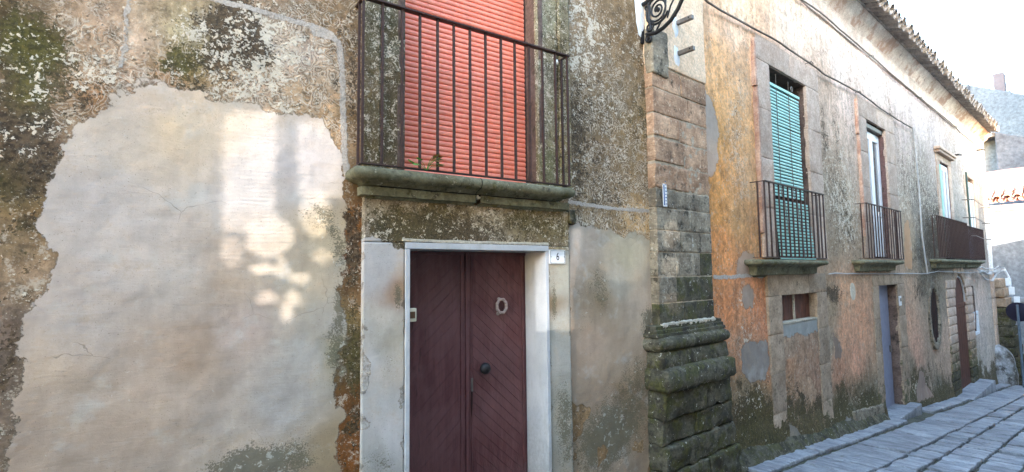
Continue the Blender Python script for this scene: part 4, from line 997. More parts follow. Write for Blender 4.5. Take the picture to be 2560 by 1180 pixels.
# filling of the doorway: sunk panel of render below the window
def layersB(a, z):
    L = layers2(a, z); zb = z - gz(a); n = fbm(a, z, 3, 4, 5)
    L['tint'] = shepard(a, z, [(2.7, .8), (3.5, .8), (3.0, .3), (3.6, .2), (3.1, -.1), (3.0, -.35)], [lin(c) * .84 for c in ((176, 148, 124), (170, 138, 114), (186, 146, 118), (170, 132, 108), (104, 88, 62), (60, 62, 44))])
    L['patch'] = sdf_poly(a, z, [(2.60, .84), (2.62, 1.0), (3.8, 1.0), (3.8, .82), (3.4, .78), (3.0, .84), (2.8, .8)]); L['ptint'] = np.broadcast_to(lin((164, 164, 160)) * .8, a.shape + (3,))
    L['dark'] = .12 + np.clip((.52 + .45 * n - (z - gz(a))) * 2.6, 0, .72); L['moss'] = np.clip(1.1 - zb * 1.6, 0, 1); L['line'] = a * 0 - 1; L['pit'] = a * 0 + .2; L['verm'] = a * 0
    return L
grid_surface('blocked_doorway', F2, seg(Dbo[0] - .003, Dbo[1] + .003, .018) + [Dbo[1] + .003], seg(-.8, .975, .018) + [.975], M['plaster2'], house2, lambda a, z: .012 + (fbm(a, z, 6, 4, 8) - .5) * .014, layersB, rim=-.06)
reveal(Dbo, .12, low)
bw = MB().box(F2, Dbo[0], Dbo[1], -.10, -.09, Dbo[2], Dbo[3]).build('boarded_window', M['brownwood'], house2)
cc = (Dbo[0] + Dbo[1]) / 2
for i in range(8):
    w_ = (Dbo[1] - Dbo[0]) / 8
    MB().box(F2, Dbo[0] + i * w_ + .003, Dbo[0] + (i + 1) * w_ - .003, -.089, -.078, Dbo[2] + .02, Dbo[3] - .005).build('board', M['brownwood'], bw, bevel=.003)
MB().box(F2, cc - .012, cc + .012, -.0775, -.055, Dbo[2] + .02, Dbo[3] - .004).build('glazing_bar', M['mortar'], bw)
rbox(F2, Dbo[0], Dbo[1] - .01, -.10, .02, Dbo[2] - .004, Dbo[2] + .018, r=.004, cell=.1, amp=.003).build('window_ledge', M['mortar'], bw, smooth=50)

# ---- second door (grey steel), recessed, with step
lowframe(6.22, 8.16, D2o, 1.56, gz)
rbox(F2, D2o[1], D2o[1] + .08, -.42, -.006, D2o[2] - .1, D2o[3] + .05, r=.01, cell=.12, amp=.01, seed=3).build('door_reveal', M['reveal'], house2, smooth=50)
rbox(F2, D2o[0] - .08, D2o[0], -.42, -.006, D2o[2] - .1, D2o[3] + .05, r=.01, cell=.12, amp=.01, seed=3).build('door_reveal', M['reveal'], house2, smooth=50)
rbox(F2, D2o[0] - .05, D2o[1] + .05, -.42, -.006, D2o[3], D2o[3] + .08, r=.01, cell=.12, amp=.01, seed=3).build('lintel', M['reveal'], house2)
gd = MB().box(F2, D2o[0], D2o[1], -.18, -.16, D2o[2] - .1, D2o[3]).build('steel_door', M['brownwood'], house2)
MB().box(F2, D2o[0] + .01, D2o[1] - .01, -.159, -.135, D2o[2] - .08, D2o[3] - .01).build('door_leaf', M['greydoor'], gd, bevel=.004)
rbox(F2, D2o[1] - .12, D2o[1] - .09, -.134, -.10, .1, .22, r=.004, cell=.2, amp=0).build('handle', M['darkmetal'], gd)
rbox(F2, 6.50, 8.05, -.35, .20, gz(7.2) - .20, gz(7.2) + .07, r=.02, cell=.08, amp=.012, seed=5).build('doorstep', M['paving'], house2, smooth=55)

# ---- oval window
ring = MB(); nseg = 40; blocks = 10
for bI in range(blocks):
    mbb = MB(); f0 = bI / blocks * nseg; cnt = nseg // blocks
    prof_o = [(OV[2] + .13, OV[3] + .14, -.03), (OV[2] + .13, OV[3] + .14, .028), (OV[2] + .02, OV[3] + .02, .030), (OV[2], OV[3], .014), (OV[2] - .01, OV[3] - .01, -.03)]
    for k in range(cnt + 1):
        a = 2 * math.pi * (f0 + k * .985) / nseg
        for (ra, rz, o) in prof_o:
            v = Vector(F2(OV[0] + ra * math.cos(a), o, OV[1] + rz * math.sin(a))); mbb.v.append(tuple(v + mnoise.noise_vector(v * 6) * .006))
    npf = len(prof_o)
    for k in range(cnt):
        for j in range(npf - 1): mbb.f.append((k * npf + j, (k + 1) * npf + j, (k + 1) * npf + j + 1, k * npf + j + 1))
    mbb.build('oval_frame_stone', M['pilgrey'], house2, smooth=50)
ov = MB(); ov.v = [F2(OV[0] + (OV[2]) * math.cos(2 * math.pi * k / 40), -.012, OV[1] + OV[3] * math.sin(2 * math.pi * k / 40)) for k in range(40)]; ov.f = [tuple(range(40))]
ovo = ov.build('oval_window', M['dark'], house2)
for dx in (-.22, -.07, .08, .23): MB().tube([F2(OV[0] + dx, -.004, OV[1] - OV[3] * math.sqrt(1 - (dx / OV[2]) ** 2)), F2(OV[0] + dx, -.004, OV[1] + OV[3] * math.sqrt(1 - (dx / OV[2]) ** 2))], .010, 6).build('window_bar', M['iron'], ovo)

# ---- rusticated arched portal
zz = gz(12.4) - .1; k = 0
for (x0, x1) in ((11.86, PO[0]), (PO[1], 15.0)):
    zcur = gz((x0 + x1) / 2) - .1; n = 13; h = (PO[3] + .62 - zcur) / n
    for i in range(n):
        mt = M['pildark'] if i < 3 else M['surround2low'] if i < 6 else M['surround2']
        xe0, xe1 = x0, x1
        zmid = zcur + (i + .5) * h
        if zmid > PO[3]:
            ext = PR - math.sqrt(max(0, PR ** 2 - (zmid - PO[3]) ** 2))
            if x1 <= PC: xe1 = x1 + ext * .8
            else: xe0 = x0 - ext * .8
        rbox(F2, xe0, xe1, -.22, .028, zcur + i * h + .010, zcur + (i + 1) * h - .010, r=.02, cell=.09, amp=.006, seed=k).build('rusticated_stone', mt, house2, smooth=55); k += 1
for i in range(7):
    a0_ = math.pi * i / 7 + .01; a1_ = math.pi * (i + 1) / 7 - .01
    pts = [(PC + r_ * math.cos(t), PO[3] + r_ * math.sin(t)) for r_, ts in ((PR, (a0_, (a0_ + a1_) / 2, a1_)), (PR + .30, (a1_, (a0_ + a1_) / 2, a0_))) for t in ts]
    MB().prism(F2, pts, -.22, .022).build('arch_stone', M['surround2low'], house2, bevel=.012)
pdoor = MB().box(F2, PO[0] - .02, PO[1] + .02, -.06, -.045, PO[2] - .1, PO[3] + PR).build('portal_door', M['brownwood'], house2)
for i in range(6):
    w_ = (PO[1] - PO[0]) / 6
    MB().box(F2, PO[0] + i * w_ + .006, PO[0] + (i + 1) * w_ - .006, -.044, -.030, PO[2], PO[3] - .12).build('door_board', M['brownwood'], pdoor, bevel=.005)
MB().box(F2, PO[0], PO[1], -.044, -.02, PO[3] - .11, PO[3] - .01).build('transom', M['brownwood'], pdoor, bevel=.005)
MB().tube([F2(PC + (PR - .06) * math.cos(math.pi * t / 10), -.025, PO[3] + (PR - .06) * math.sin(math.pi * t / 10)) for t in range(11)], .02, 6).build('fanlight_frame', M['cablelight'], pdoor)
rbox(F2, 12.0, 15.1, -.4, .34, gz(13.3) - .3, gz(13.3) + .10, r=.02, cell=.12, amp=.010, seed=11).build('doorstep', M['paving'], house2, smooth=55)

# ---- little framed window beyond the portal
reveal(SW, .12, M['whitewash'])
for q in ((SW[0] - .07, SW[0], SW[2] - .07, SW[3] + .07), (SW[1], SW[1] + .07, SW[2] - .07, SW[3] + .07)): MB().box(F2, q[0], q[1], -.01, .03, q[2], q[3]).build('white_trim', M['whitewash'], house2)
for q in ((SW[2] - .07, SW[2]), (SW[3], SW[3] + .07)): MB().box(F2, SW[0], SW[1], -.01, .03, q[0], q[1]).build('white_trim', M['whitewash'], house2)
MB().box(F2, SW[0], SW[1], -.08, -.07, SW[2], SW[3]).build('pane', M['glass'], house2)
rr_ = MB(); pts = [F2(14.98 + .0 + .10 * math.sin(math.pi * t / 12), .03, -.1 + 1.25 * t / 12) for t in range(13)]
MB().tube(pts, .022, 6).build('brown_rib', M['reveal'], house2)

# ---- pointed dark arch stain frame above last window + corner strip
for i in range(9):
    z0_ = -1.9 + i * .86
    rbox(F2, TE - .42, TE, -.3, .055, z0_ + .004, z0_ + .85, r=.012, cell=.12, amp=.006, seed=i).build('corner_stone', M['pinkrender'] if i > 3 else M['surround2'], house2, smooth=50)

# ---- cornice
cpr = [(0, 5.60), (.02, 5.62), (.025, 5.80), (.05, 5.83), (.06, 5.86), (.10, 5.90), (.13, 5.935), (.135, 5.97), (.19, 6.02), (.22, 6.06), (.225, 6.10), (.10, 6.105)]
bandw = 0
tcur = -.1; k = 0; cr = random.Random(4)
while tcur < TE - .1:
    L_ = cr.uniform(.7, 1.25); t1 = min(tcur + L_, TE + .12)
    if TE + .12 - t1 < .4: t1 = TE + .12
    sweep3(F2, tcur + .004, t1 - .003, cpr[:4], cell=.12, amp=.006, seed=k, left=False, right=False).build('frieze_stone', M['cornice'], house2, smooth=45)
    mt = M['cornworn']; cr.random()
    sweep3(F2, tcur + .004, t1 - .003, cpr[3:], cell=.10, amp=.010, seed=k + 9, left=False, right=(t1 > TE)).build('cornice_stone', mt, house2, smooth=45)
    tcur = t1; k += 1
MB().box(F2, -.1, TE + .05, -.6, .02, 5.56, 6.10).build('cornice_core', M['cornice'], house2)
# ---- tiled roof
roof = MB().add([F2(-.3, .26, 6.11), F2(TE + .1, .26, 6.11), F2(TE + .1, -3.5, 7.35), F2(-.3, -3.5, 7.35), F2(-.3, .26, 6.09), F2(TE + .1, .26, 6.09), F2(TE + .1, -3.5, 7.3), F2(-.3, -3.5, 7.3)],
    [(0, 1, 2, 3), (4, 7, 6, 5), (0, 4, 5, 1), (2, 6, 7, 3), (1, 5, 6, 2), (0, 3, 7, 4)]).build('roof', M['tile'], house2)
def tile_mesh(name, up, L=.46, w0=.10, w1=.078, th=.012):
    s = MB(); n = 7; vs = []
    for layer in (0, th):
        for (y, w_) in ((0, w0), (L, w1)):
            for i in range(n + 1):
                a = math.pi * i / n; r_ = w_ - layer
                vs.append((r_ * math.cos(a), y, (r_ * math.sin(a)) * (1 if up else -1)))
    m_ = n + 1; f = []
    for i in range(n):
        f.append((i, i + 1, m_ + i + 1, m_ + i)); f.append((2 * m_ + i, 3 * m_ + i, 3 * m_ + i + 1, 2 * m_ + i + 1))
        f.append((i, 2 * m_ + i, 2 * m_ + i + 1, i + 1)); f.append((m_ + i, m_ + i + 1, 3 * m_ + i + 1, 3 * m_ + i))
    f += [(0, m_, 3 * m_, 2 * m_), (n, 2 * m_ + n, 3 * m_ + n, m_ + n)]
    s.add(vs, f); o = s.build(name, M['tile'], None, smooth=60); me = o.data; bpy.data.objects.remove(o); return me
cov = tile_mesh('roof_tile', True); pan = tile_mesh('roof_tile', False, w0=.095, w1=.11)
slope = math.atan2(1.24, 3.76)
def put_tile(me, F, t, o, z, parent, ang, jit, mat=None):
    ob = bpy.data.objects.new('roof_tile', me); COL.objects.link(ob)
    p0 = Vector(F(t, o, z)); ea = (Vector(F(1, 0, 0)) - Vector(F(0, 0, 0))).normalized(); eo = (Vector(F(0, 1, 0)) - Vector(F(0, 0, 0))).normalized()
    back = (-eo * math.cos(slope) + Vector((0, 0, 1)) * math.sin(slope)).normalized(); nrm = ea.cross(back).normalized()
    if nrm.z < 0: nrm = -nrm; 
    Mx = Matrix((ea, back, nrm)).transposed().to_4x4(); Mx.translation = p0
    ob.matrix_world = Mx @ Matrix.Rotation(jit, 4, 'Z')
    ob.parent = parent
    return ob
pitch_t = .235; nt_ = int((TE + .3) / pitch_t); tr = random.Random(7)
for i in range(nt_):
    t = -.15 + i * pitch_t
    e_ = tr.uniform(-.03, .03)
    put_tile(pan, F2, t, .48 + e_, 6.12, roof, slope, tr.uniform(-.05, .05))
    put_tile(cov, F2, t + pitch_t / 2, .47 + tr.uniform(-.03, .03), 6.15 + tr.uniform(-.006, .006), roof, slope, tr.uniform(-.05, .05))
    if i % 1 == 0:
        put_tile(cov, F2, t + pitch_t / 2, .10 + tr.uniform(-.02, .02), 6.29, roof, slope, tr.uniform(-.04, .04))

# ================================================================ PILASTER between the houses
PL0, PL1, PO_ = -.075, .875, .075
pil = empty('stone_pilaster', F2(.4, .1, gz(0)), 'tall pilaster of weathered sandstone blocks on a mossy moulded base between the two houses', 'pilaster')
zs = [1.155, 1.36, 1.60, 1.83, 2.03, 2.24, 2.42, 2.655, 2.90, 3.13, 3.37, 3.60]
MB().box(F2, PL0 + .006, PL1 - .006, -.45, PO_ - .007, -.5, 3.62).build('mortar_core', M['jointm'], pil)
pr_ = random.Random(12)
for i in range(len(zs) - 1):
    z0, z1 = zs[i], zs[i + 1]
    jt = [.42, .30, .66, .40, .62, .38, .60, .52, .46, .62, .50][i]
    cuts = [PL0, PL0 + (PL1 - PL0) * jt, PL1]
    if i == 2: cuts = [PL0, PL0 + .3, PL0 + .72, PL1]
    mt = M['pildark'] if i == 0 else M['pilgrey'] if i < 6 else M['pil']
    for j in range(len(cuts) - 1):
        m_ = mt
        if i == 1 and j == 1: m_ = M['pildark']
        if i == 2 and j == 2: m_ = M['pildark']
        amp = .0035 if i < 6 else .0055
        if i in (6,): amp = .013
        rec = pr_.uniform(-.006, .004)
        rbox(F2, cuts[j] + (0 if j == 0 else .004), cuts[j + 1] - (0 if j == len(cuts) - 2 else .004), -.1, PO_ + rec, z0 + (.022 if i in (7, 8) and j == 0 else .005), z1 - .004, r=.006 if i < 6 else .009, cell=.026, amp=amp, seed=i * 3 + j, nsc=16 if i != 6 else 22).build('stone_block', m_, pil, smooth=60)
# eroded ochre streaks inside the opened joints
for zz_ in (2.655, 2.90):
    rbox(F2, PL0 + .18, PL0 + .62, .02, PO_ - .022, zz_ - .01, zz_ + .03, r=.01, cell=.03, amp=.008, seed=5).build('eroded_joint', M['cornred'], pil, smooth=60)
rbox(F2, PL0, PL1, -.1, PO_ + .012, 3.605, 5.55, r=.015, cell=.05, amp=.008, seed=77, nsc=5).build('stucco_facing', M['piltop'], pil, smooth=60)
rbox(F2, PL0 - .005, PL0 + .26, .0, PO_ + .020, 3.50, 3.95, r=.02, cell=.03, amp=.010, seed=79, nsc=7).build('cement_patch', M['pilgrey'], pil, smooth=60)
sweep3(F2, PL0, PL1, [(PO_ - .02, 1.175), (PO_ + .02, 1.165), (PO_ + .022, 1.135), (PO_ + .035, 1.13), (PO_ + .038, 1.10), (PO_ + .052, 1.095), (PO_ + .055, 1.07), (PO_ + .03, 1.065)][0:], cell=.04, amp=.006, seed=2, back=-.05).build('base_fillet', M['pildark'], pil, smooth=50)
# pale mortar run on top of the base
rbox(F2, PL0 + .0, PL1 + .0, PO_ - .01, PO_ + .022, 1.145, 1.185, r=.012, cell=.02, amp=.012, seed=33, nsc=26).build('mortar_run', M['mortar'], pil, smooth=60)
tor = [(PO_ + .02, 1.075)] + [(.105 + .068 * math.cos(math.pi / 2 - math.pi * k / 10), 1.005 + .068 * math.sin(math.pi / 2 - math.pi * k / 10)) for k in range(11)] + [(.06, .937)]
def ext(pr): return pr
sweep3(F2, PL0 + .03, PL1 - .03, tor, cell=.03, amp=.0055, seed=5, back=-.05, nsc=9, arnd=.03).build('base_torus', M['pildark'], pil, smooth=60)
sweep3(F2, PL0 + .05, PL1 - .05, [(.05, .940), (.135, .938), (.145, .928), (.150, .87), (.155, .81), (.150, .795)], cell=.03, amp=.007, seed=8, back=-.05, nsc=11).build('base_stone', M['pildark'], pil, smooth=60)
sweep3(F2, PL0 + .10, PL1 - .13, [(.14, .805), (.205, .795), (.225, .775), (.232, .70), (.232, .64), (.215, .605), (.13, .59)], cell=.03, amp=.011, seed=11, back=-.05, nsc=9, arnd=.012).build('base_plinth', M['pildark'], pil, smooth=60)
low_r = random.Random(6)
zz_ = .60; i = 0
for (z0, z1, e) in ((.36, .60, .165), (.14, .355, .145), (-.08, .135, .165), (-.55, -.085, .185)):
    cuts = [PL0 - .10, PL0 + low_r.uniform(.35, .65), PL1 + .12 + i * .03]
    for j in range(2):
        rbox(F2, cuts[j], cuts[j + 1] - .006, -.1, e + low_r.uniform(-.012, .012), z0, z1 - .006, r=.016, cell=.024, amp=.019, seed=40 + i * 2 + j, nsc=9).build('foundation_stone', M['pildark'], pil, smooth=60)
    i += 1
# measuring strip fixed to the pilaster
g0, h0 = P2(1665, 516, .09); g1, h1 = P2(1671, 466, .09)
ms = empty('measuring_strip', F2(g0, .08, h0), 'narrow white enamel strip with blue marks fixed to the grey pilaster block', 'gauge strip')
MB().box(F2, g0 - .028, g0 + .028, .078, .086, h0, h1 + .02).build('strip', M['pvcwhite'], ms)
MB().box(F2, g0 - .027, g0 - .010, .0865, .0872, h0 + .01, h1 + .01).build('blue_edge', M['blue'], ms)
mk = MB()
for i in range(8): mk.box(F2, g0 + .0, g0 + (.018 if i % 2 else .026), .0865, .0872, h0 + .02 + i * .03, h0 + .028 + i * .03)
mk.build('marks', M['blue'], ms)

# ================================================================ LAMP BRACKET
LX = 3.615
def FB(u, o, z): return (LX + u, -o, z)       # bracket plane, perpendicular to the near wall
lamp = empty('street_lamp_bracket', FB(0, .05, 4.0), 'black wrought iron scroll bracket of a street lamp high on the corner of the pilaster', 'lamp bracket')
TH = .012
LO, LZ = .05, .085
def curl(name, pts, r, nn=8):
    pts = [(o + LO, z + LZ) for o, z in pts]
    return MB().tube([FB(0, o, z) for o, z in pts], r, nn).build(name, M['blackiron'], lamp, smooth=50)
curl('arm', [(-.05, 4.09), (.3, 4.105), (.7, 4.13), (1.2, 4.16)], .020, 10)
curl('support_rib', [(.0, 3.795), (.05, 3.77), (.12, 3.755), (.20, 3.765), (.29, 3.80), (.37, 3.87), (.435, 3.96), (.52, 4.05), (.66, 4.11)], [.012, .017, .019, .018, .018, .018, .018, .016, .012])
for (c, r0, turns, d, st, rad) in (((.145, 3.965), .118, 2.2, 1, 2.6, .0095), ((.145, 3.965), .132, .9, 1, .4, .012), ((.045, 3.84), .05, 1.4, -1, 1.0, .010), ((.035, 3.735), .038, 1.3, 1, 2.0, .012), ((.02, 4.04), .03, 1.2, -1, .5, .008), ((.32, 4.03), .045, 1.3, -1, 4.2, .009), ((.43, 4.06), .03, 1.2, 1, 1.2, .008)):
    pts = []
    for k in range(int(turns * 14) + 1):
        a = st + d * 2 * math.pi * k / 14; r_ = r0 * (1 - .80 * k / (turns * 14)) if turns > 1 else r0
        pts.append((c[0] + r_ * math.cos(a), c[1] + r_ * math.sin(a)))
    curl('scroll', pts, rad)
MB().lathe(FB(-.012, .145 + LO, 3.965 + LZ), (1, 0, 0), [(0, .002), (.002, .022), (.024, .022), (.028, .002)], 14).build('rosette', M['blackiron'], lamp, smooth=50)
MB().box(FB, -.02, .02, -.01, .018, 3.80, 4.22).build('wall_plate', M['blackiron'], lamp)
curl('stem', [(.06, 3.80), (.055, 3.87), (.035, 3.94), (.05, 4.02), (.04, 4.09)], .013)
curl('stem', [(.12, 3.77), (.20, 3.86), (.235, 3.95), (.24, 4.05), (.21, 4.13)], .009)
curl('stem', [(.25, 3.84), (.29, 3.93), (.345, 4.0), (.36, 4.09)], .008)
for (o, z) in ((.10, 3.762), (.17, 3.76), (.235, 3.778), (.33, 3.83)):
    MB().lathe(FB(-.016, o + LO, z + LZ), (1, 0, 0), [(0, .001), (.003, .014), (.029, .014), (.032, .001)], 8).build('rivet', M['blackiron'], lamp, smooth=50)
curl('wire_loop', [(.50 + .05 * math.sin(t * .5), 4.13 + .10 * math.cos(t * .5) - t * .001) for t in range(14)], .004, 5)
# whitewashed mortar where the bracket is bedded
def splat(nm, F, a, z, ra, rz, o, seed, mat, parent):
    n = 22; vs = [F(a, o + .010, z)]; r_ = random.Random(seed)
    for q, oo in ((.75, .008), (1.0, -.006)):
        for k in range(n):
            an = 2 * math.pi * k / n; rr = q * (1 + .35 * mnoise.noise(Vector((math.cos(an) * 1.6, math.sin(an) * 1.6, seed * 3.3))) + .12 * mnoise.noise(Vector((math.cos(an) * 6, math.sin(an) * 6, seed))))
            vs.append(F(a + ra * rr * math.cos(an), o + oo, z + rz * rr * math.sin(an)))
    fs = [(0, 1 + k, 1 + (k + 1) % n) for k in range(n)] + [(1 + k, 1 + n + k, 1 + n + (k + 1) % n, 1 + (k + 1) % n) for k in range(n)]
    return MB().add(vs, fs).build(nm, mat, parent, smooth=70, fixn=False)
ca, cz = P1(1602, 25, .01)
splat('mortar_bed', F1, ca, cz, .075, .24, .012, 2, M['whitewash'], lamp)

# two iron stubs sticking out of white mortar on the pilaster
for i, ((ax_, az_), (bx_, bz_)) in enumerate((((1694, 58), (1722, 45)), ((1697, 134), (1724, 119)))):
    ra_ = P2(ax_, az_, .095); ea_ = P2(bx_, bz_, .26)
    st = empty('iron_stub', F2(ra_[0], .1, ra_[1]), ('upper of the two flat iron stubs in white mortar, near the lamp scroll', 'lower of the two flat iron stubs set in white mortar')[i], 'iron stub', 'cut iron stubs on the pilaster')
    MB().box(F2, ra_[0] - .02, ra_[0] + .02, .05, .26, ra_[1] - .020, ra_[1] + .020).build('bar', M['darkmetal'], st, bevel=.002)
    MB().lathe(F2(ra_[0] - .021, .225, ra_[1]), (-D2[0], -D2[1], 0), [(0, .008), (.001, .008), (.0012, .001)], 8).build('bolt_hole', M['dark'], st)
    splat('mortar_bed', F2, ra_[0] - .03, ra_[1] - .03, .065, .13, .084, 5 + i, M['whitewash'], st)

# ================================================================ CABLES
def cable(name, F, pts, r, mat, label, cat='cable', clips=None, sag=.0, wig=.006, group=None):
    pp = []; cr_ = random.Random(len(pts) + int(r * 1e5))
    for (p, q) in zip(pts, pts[1:]):
        n = max(2, int(math.dist(p, q) / .25))
        for i in range(n):
            f = i / n; s_ = -sag * math.sin(math.pi * f) * math.dist(p, q)
            pp.append(F(p[0] + (q[0] - p[0]) * f, p[1] + (q[1] - p[1]) * f, p[2] + (q[2] - p[2]) * f + s_ + cr_.uniform(-wig, wig)))
    pp.append(F(*pts[-1]))
    e = empty(name, pp[0], label, cat, group)
    MB().tube(pp, r, 6).build('wire', mat, e, smooth=60)
    for (t, z) in (clips or []):
        MB().tube([F(t - .07, -.01, z - .0), F(t - .06, .075, z + .012), F(t + .005, .075, z + .0)], .007, 5).build('wall_hook', M['cable'], e)
    return e
def c2(px, py, o=.05): t, z = P2(px, py, o); return (t, o, z)
hk = [P2(x, y, .05) for x, y in ((2028, 160), (2148, 232), (2224, 287))]
cable('power_cable', F2, [(.2, .09, 4.72), c2(1770, 5, .09), c2(1800, 25), c2(1930, 95), c2(2028, 160), c2(2060, 185), c2(2148, 232), c2(2224, 287), c2(2280, 320)], .013, M['cable'], 'thick brown cable slung above the tall windows from the lamp to the grey wall', clips=hk, wig=.008)
cable('drop_cable', F2, [c2(2281, 318, .035), c2(2286, 350, .035), c2(2297, 470, .035), c2(2305, 590, .035), c2(2318, 682, .035)], .016, M['cablelight'], 'pale cable dropping down the grey wall between the second and third balcony')
hk = [P2(x, y, .05) for x, y in ((2180, 142), (2302, 246), (2390, 318))]
cable('eaves_cable', F2, [c2(1990, -10), c2(2050, 30), c2(2100, 74), c2(2180, 142), c2(2240, 195), c2(2302, 246), c2(2390, 318), c2(2400, 332)], .012, M['cable'], 'thin dark cable running just below the cornice', clips=hk)
cable('string_cable', F2, [c2(2072, 684, .04), c2(2160, 684, .04), c2(2240, 684, .04), c2(2318, 684, .04), c2(2345, 678, .05), c2(2425, 682, .07), c2(2478, 676, .1)], .009, M['cablelight'], 'pale cable running level below the balconies to the far corner')
# tangle of pale cables at the far corner
tb = empty('cable_tangle', F2(17.5, .15, 1.5), 'tangle of looped pale cables and boxes at the far corner of the ochre house', 'cables')
for k in range(7):
    tt = random.Random(k); pts = []
    for i in range(10):
        f = i / 9; pts.append(F2(15.2 + 3.3 * f, .16 + .16 * f + tt.uniform(-.03, .03), 1.62 - .10 * tt.random() - (.30 if k in (2, 5) else .08) * math.sin(math.pi * min(1, f * 1.3)) + (.12 if k == 0 else 0)))
    MB().tube(pts, .018, 5).build('loop', M['cablelight'], tb, smooth=60)
MB().tube([F2(18.4, .34, 1.6), F2(18.5, .42, 1.35), F2(18.45, .40, 1.1), F2(18.5, .50, .95)], .03, 6).build('conduit', M['whitewash'], tb, smooth=60)
for (o, z) in ((.40, .92), (.50, .62), (.34, 1.2)): rbox(F2, 18.38, 18.48, o, o + .13, z - .12, z + .12, r=.01, cell=.2, amp=0).build('junction_box', M['whitewash'], tb)
# clothes lines in front of the last windows
cl = empty('clothes_line', F2(14.8, .4, 3.4), 'thin clothes lines on iron arms before the last windows of the ochre house', 'clothes line')
for z in (3.55, 3.05, 2.55): 
    MB().tube([F2(14.6, -.02, z), F2(14.6, .26, z - .02)], .014, 5).build('arm', M['darkmetal'], cl); MB().tube([F2(17.6, -.02, z), F2(17.6, .26, z - .02)], .014, 5).build('arm', M['darkmetal'], cl)
    MB().tube([F2(14.6, .25, z - .02), F2(16.1, .25, z - .08), F2(17.6, .25, z - .02)], .009, 5).build('line', M['darkmetal'], cl)
# pegs and small plates
for i, (px, py) in enumerate(((2386, 388), (2447, 375))):
    t, z = P2(px, py, .06)
    pg = MB().tube([F2(t, -.02, z), F2(t, .14, z), F2(t + .16, .17, z + .01)], .024, 6).build('iron_peg', M['blackiron'], None)
    tag(pg, ('black iron peg on grey wall above the last balcony doors', 'black iron peg beside the pale corner strip below the eaves')[i], 'peg', 'iron pegs near the far corner')
t, z = P2(2250, 752, .04)
pb = empty('intercom_plate', F2(t, .04, z), 'small pale rectangular plate on the right jamb of the steel door', 'plate')
rbox(F2, t - .07, t + .07, .034, .05, z - .09, z + .09, r=.004, cell=.3, amp=0).build('plate', M['pvcwhite'], pb)
MB().box(F2, t - .035, t + .035, .0505, .056, z - .01, z + .05).build('grille', M['darkmetal'], pb)
t, z = P2(2131, 729, .01)
n = 30; mb = MB(); 
vs = [F2(t, .022, z)] + [F2(t + .115 * math.cos(2 * math.pi * k / n), .020, z + .135 * math.sin(2 * math.pi * k / n)) for k in range(n)] + [F2(t + .125 * math.cos(2 * math.pi * k / n), -.02, z + .145 * math.sin(2 * math.pi * k / n)) for k in range(n)]
mb.add(vs, [(0, 1 + k, 1 + (k + 1) % n) for k in range(n)] + [(1 + k, 1 + n + k, 1 + n + (k + 1) % n, 1 + (k + 1) % n) for k in range(n)])
ovp = mb.build('oval_plaque', M['mortar'], None, smooth=50); tag(ovp, 'pale round plaque set in the orange render between the two ground floor doorways', 'plaque')

# ================================================================ STREET
def FG(t, o, h):                                  # h above the street surface
    p = F2(t, o, 0); return (p[0], p[1], gz(t) + h)
st = MB().add([FG(-14, .3, -.03), FG(19.5, .3, -.03), FG(19.5, -9, -.03), FG(-14, -9, -.03)], [(0, 1, 2, 3)])
st = MB()
NG = 40
for i in range(NG + 1):
    t = -30 + 110 * i / NG
    for o in (-14, -.9, .6, 3.5, 12): 
        hz = gz(max(-18, min(t, 60))); p = F2(t, -o if False else o, 0); st.v.append((p[0], p[1], hz - .045))
for i in range(NG):
    for j in range(4): st.f.append((i * 5 + j, i * 5 + j + 1, (i + 1) * 5 + j + 1, (i + 1) * 5 + j))
street = st.build('street', M['joint'], None); tag(street, kind='structure')
pr2 = random.Random(21)
rows = [(.045, .33), (.40, .93)]
o = .945
while o < 3.3:
    w_ = pr2.uniform(.24, .36); rows.append((o, o + w_)); o += w_ + .014
cnt = 0
for ri, (o0, o1) in enumerate(rows):
    t = 1.15 if ri < 2 else -2.0 if o0 > 1.6 else .4; t += pr2.uniform(0, .3)
    while t < 17.6:
        L_ = pr2.uniform(.55, .95) if ri == 0 else pr2.uniform(.42, .75) if ri == 1 else pr2.uniform(.22, .42)
        if t > 9: L_ *= 1.35
        gap = .014 if ri else .02
        if ri == 0 and (6.4 < t + L_ * .5 < 8.1 or 11.9 < t + L_ * .5 < 15.1): t += L_; continue
        if not (ri > 2 and t < .2 and o0 < 1.0):
            hh = pr2.uniform(-.010, .010)
            cellv = .10 if t < 5 else .25
            sk = pr2.uniform(-.07, .07)
            FS = lambda a, oo, z, sk=sk, t0=t: FG(a + sk * (oo) + (oo - 1.0) * .22 * (1 if ri else 0), oo, z)
            rbox(FS, t, t + L_ - gap, o0 + pr2.uniform(-.004, .018), o1 - gap * .6 - pr2.uniform(0, .018), -.05, .0 + hh, r=.012, cell=cellv * .6, amp=.012, seed=cnt, nsc=8).build('paving_stone', M['paving'], street, smooth=50)
            cnt += 1
        t += L_
print('paving stones', cnt)

# rough cement fillet along the foot of the ochre wall
ft = MB(); N_ = 90
for i in range(N_ + 1):
    t = 1.0 + 5.3 * i / N_
    for (o_, h_) in ((-.02, .16 + .16 * max(0, mnoise.noise(Vector((t * 1.3, 0, 3))))), (.06, .09), (.11 + .03 * mnoise.noise(Vector((t * 3, 1, 3))), .025), (.15, -.03)):
        p = Vector(FG(t, o_, h_)); ft.v.append(tuple(p + mnoise.noise_vector(p * 9) * .02))
for i in range(N_):
    for j in range(3): ft.f.append((i * 4 + j, i * 4 + j + 1, (i + 1) * 4 + j + 1, (i + 1) * 4 + j))
ft.build('cement_foot', M['pildark'], house2, smooth=60)
ft2 = rbox(FG, 4.9, 6.35, -.02, .05, -.02, .24, r=.03, cell=.06, amp=.02, seed=9).build('cement_foot', M['pilgrey'], house2, smooth=60)

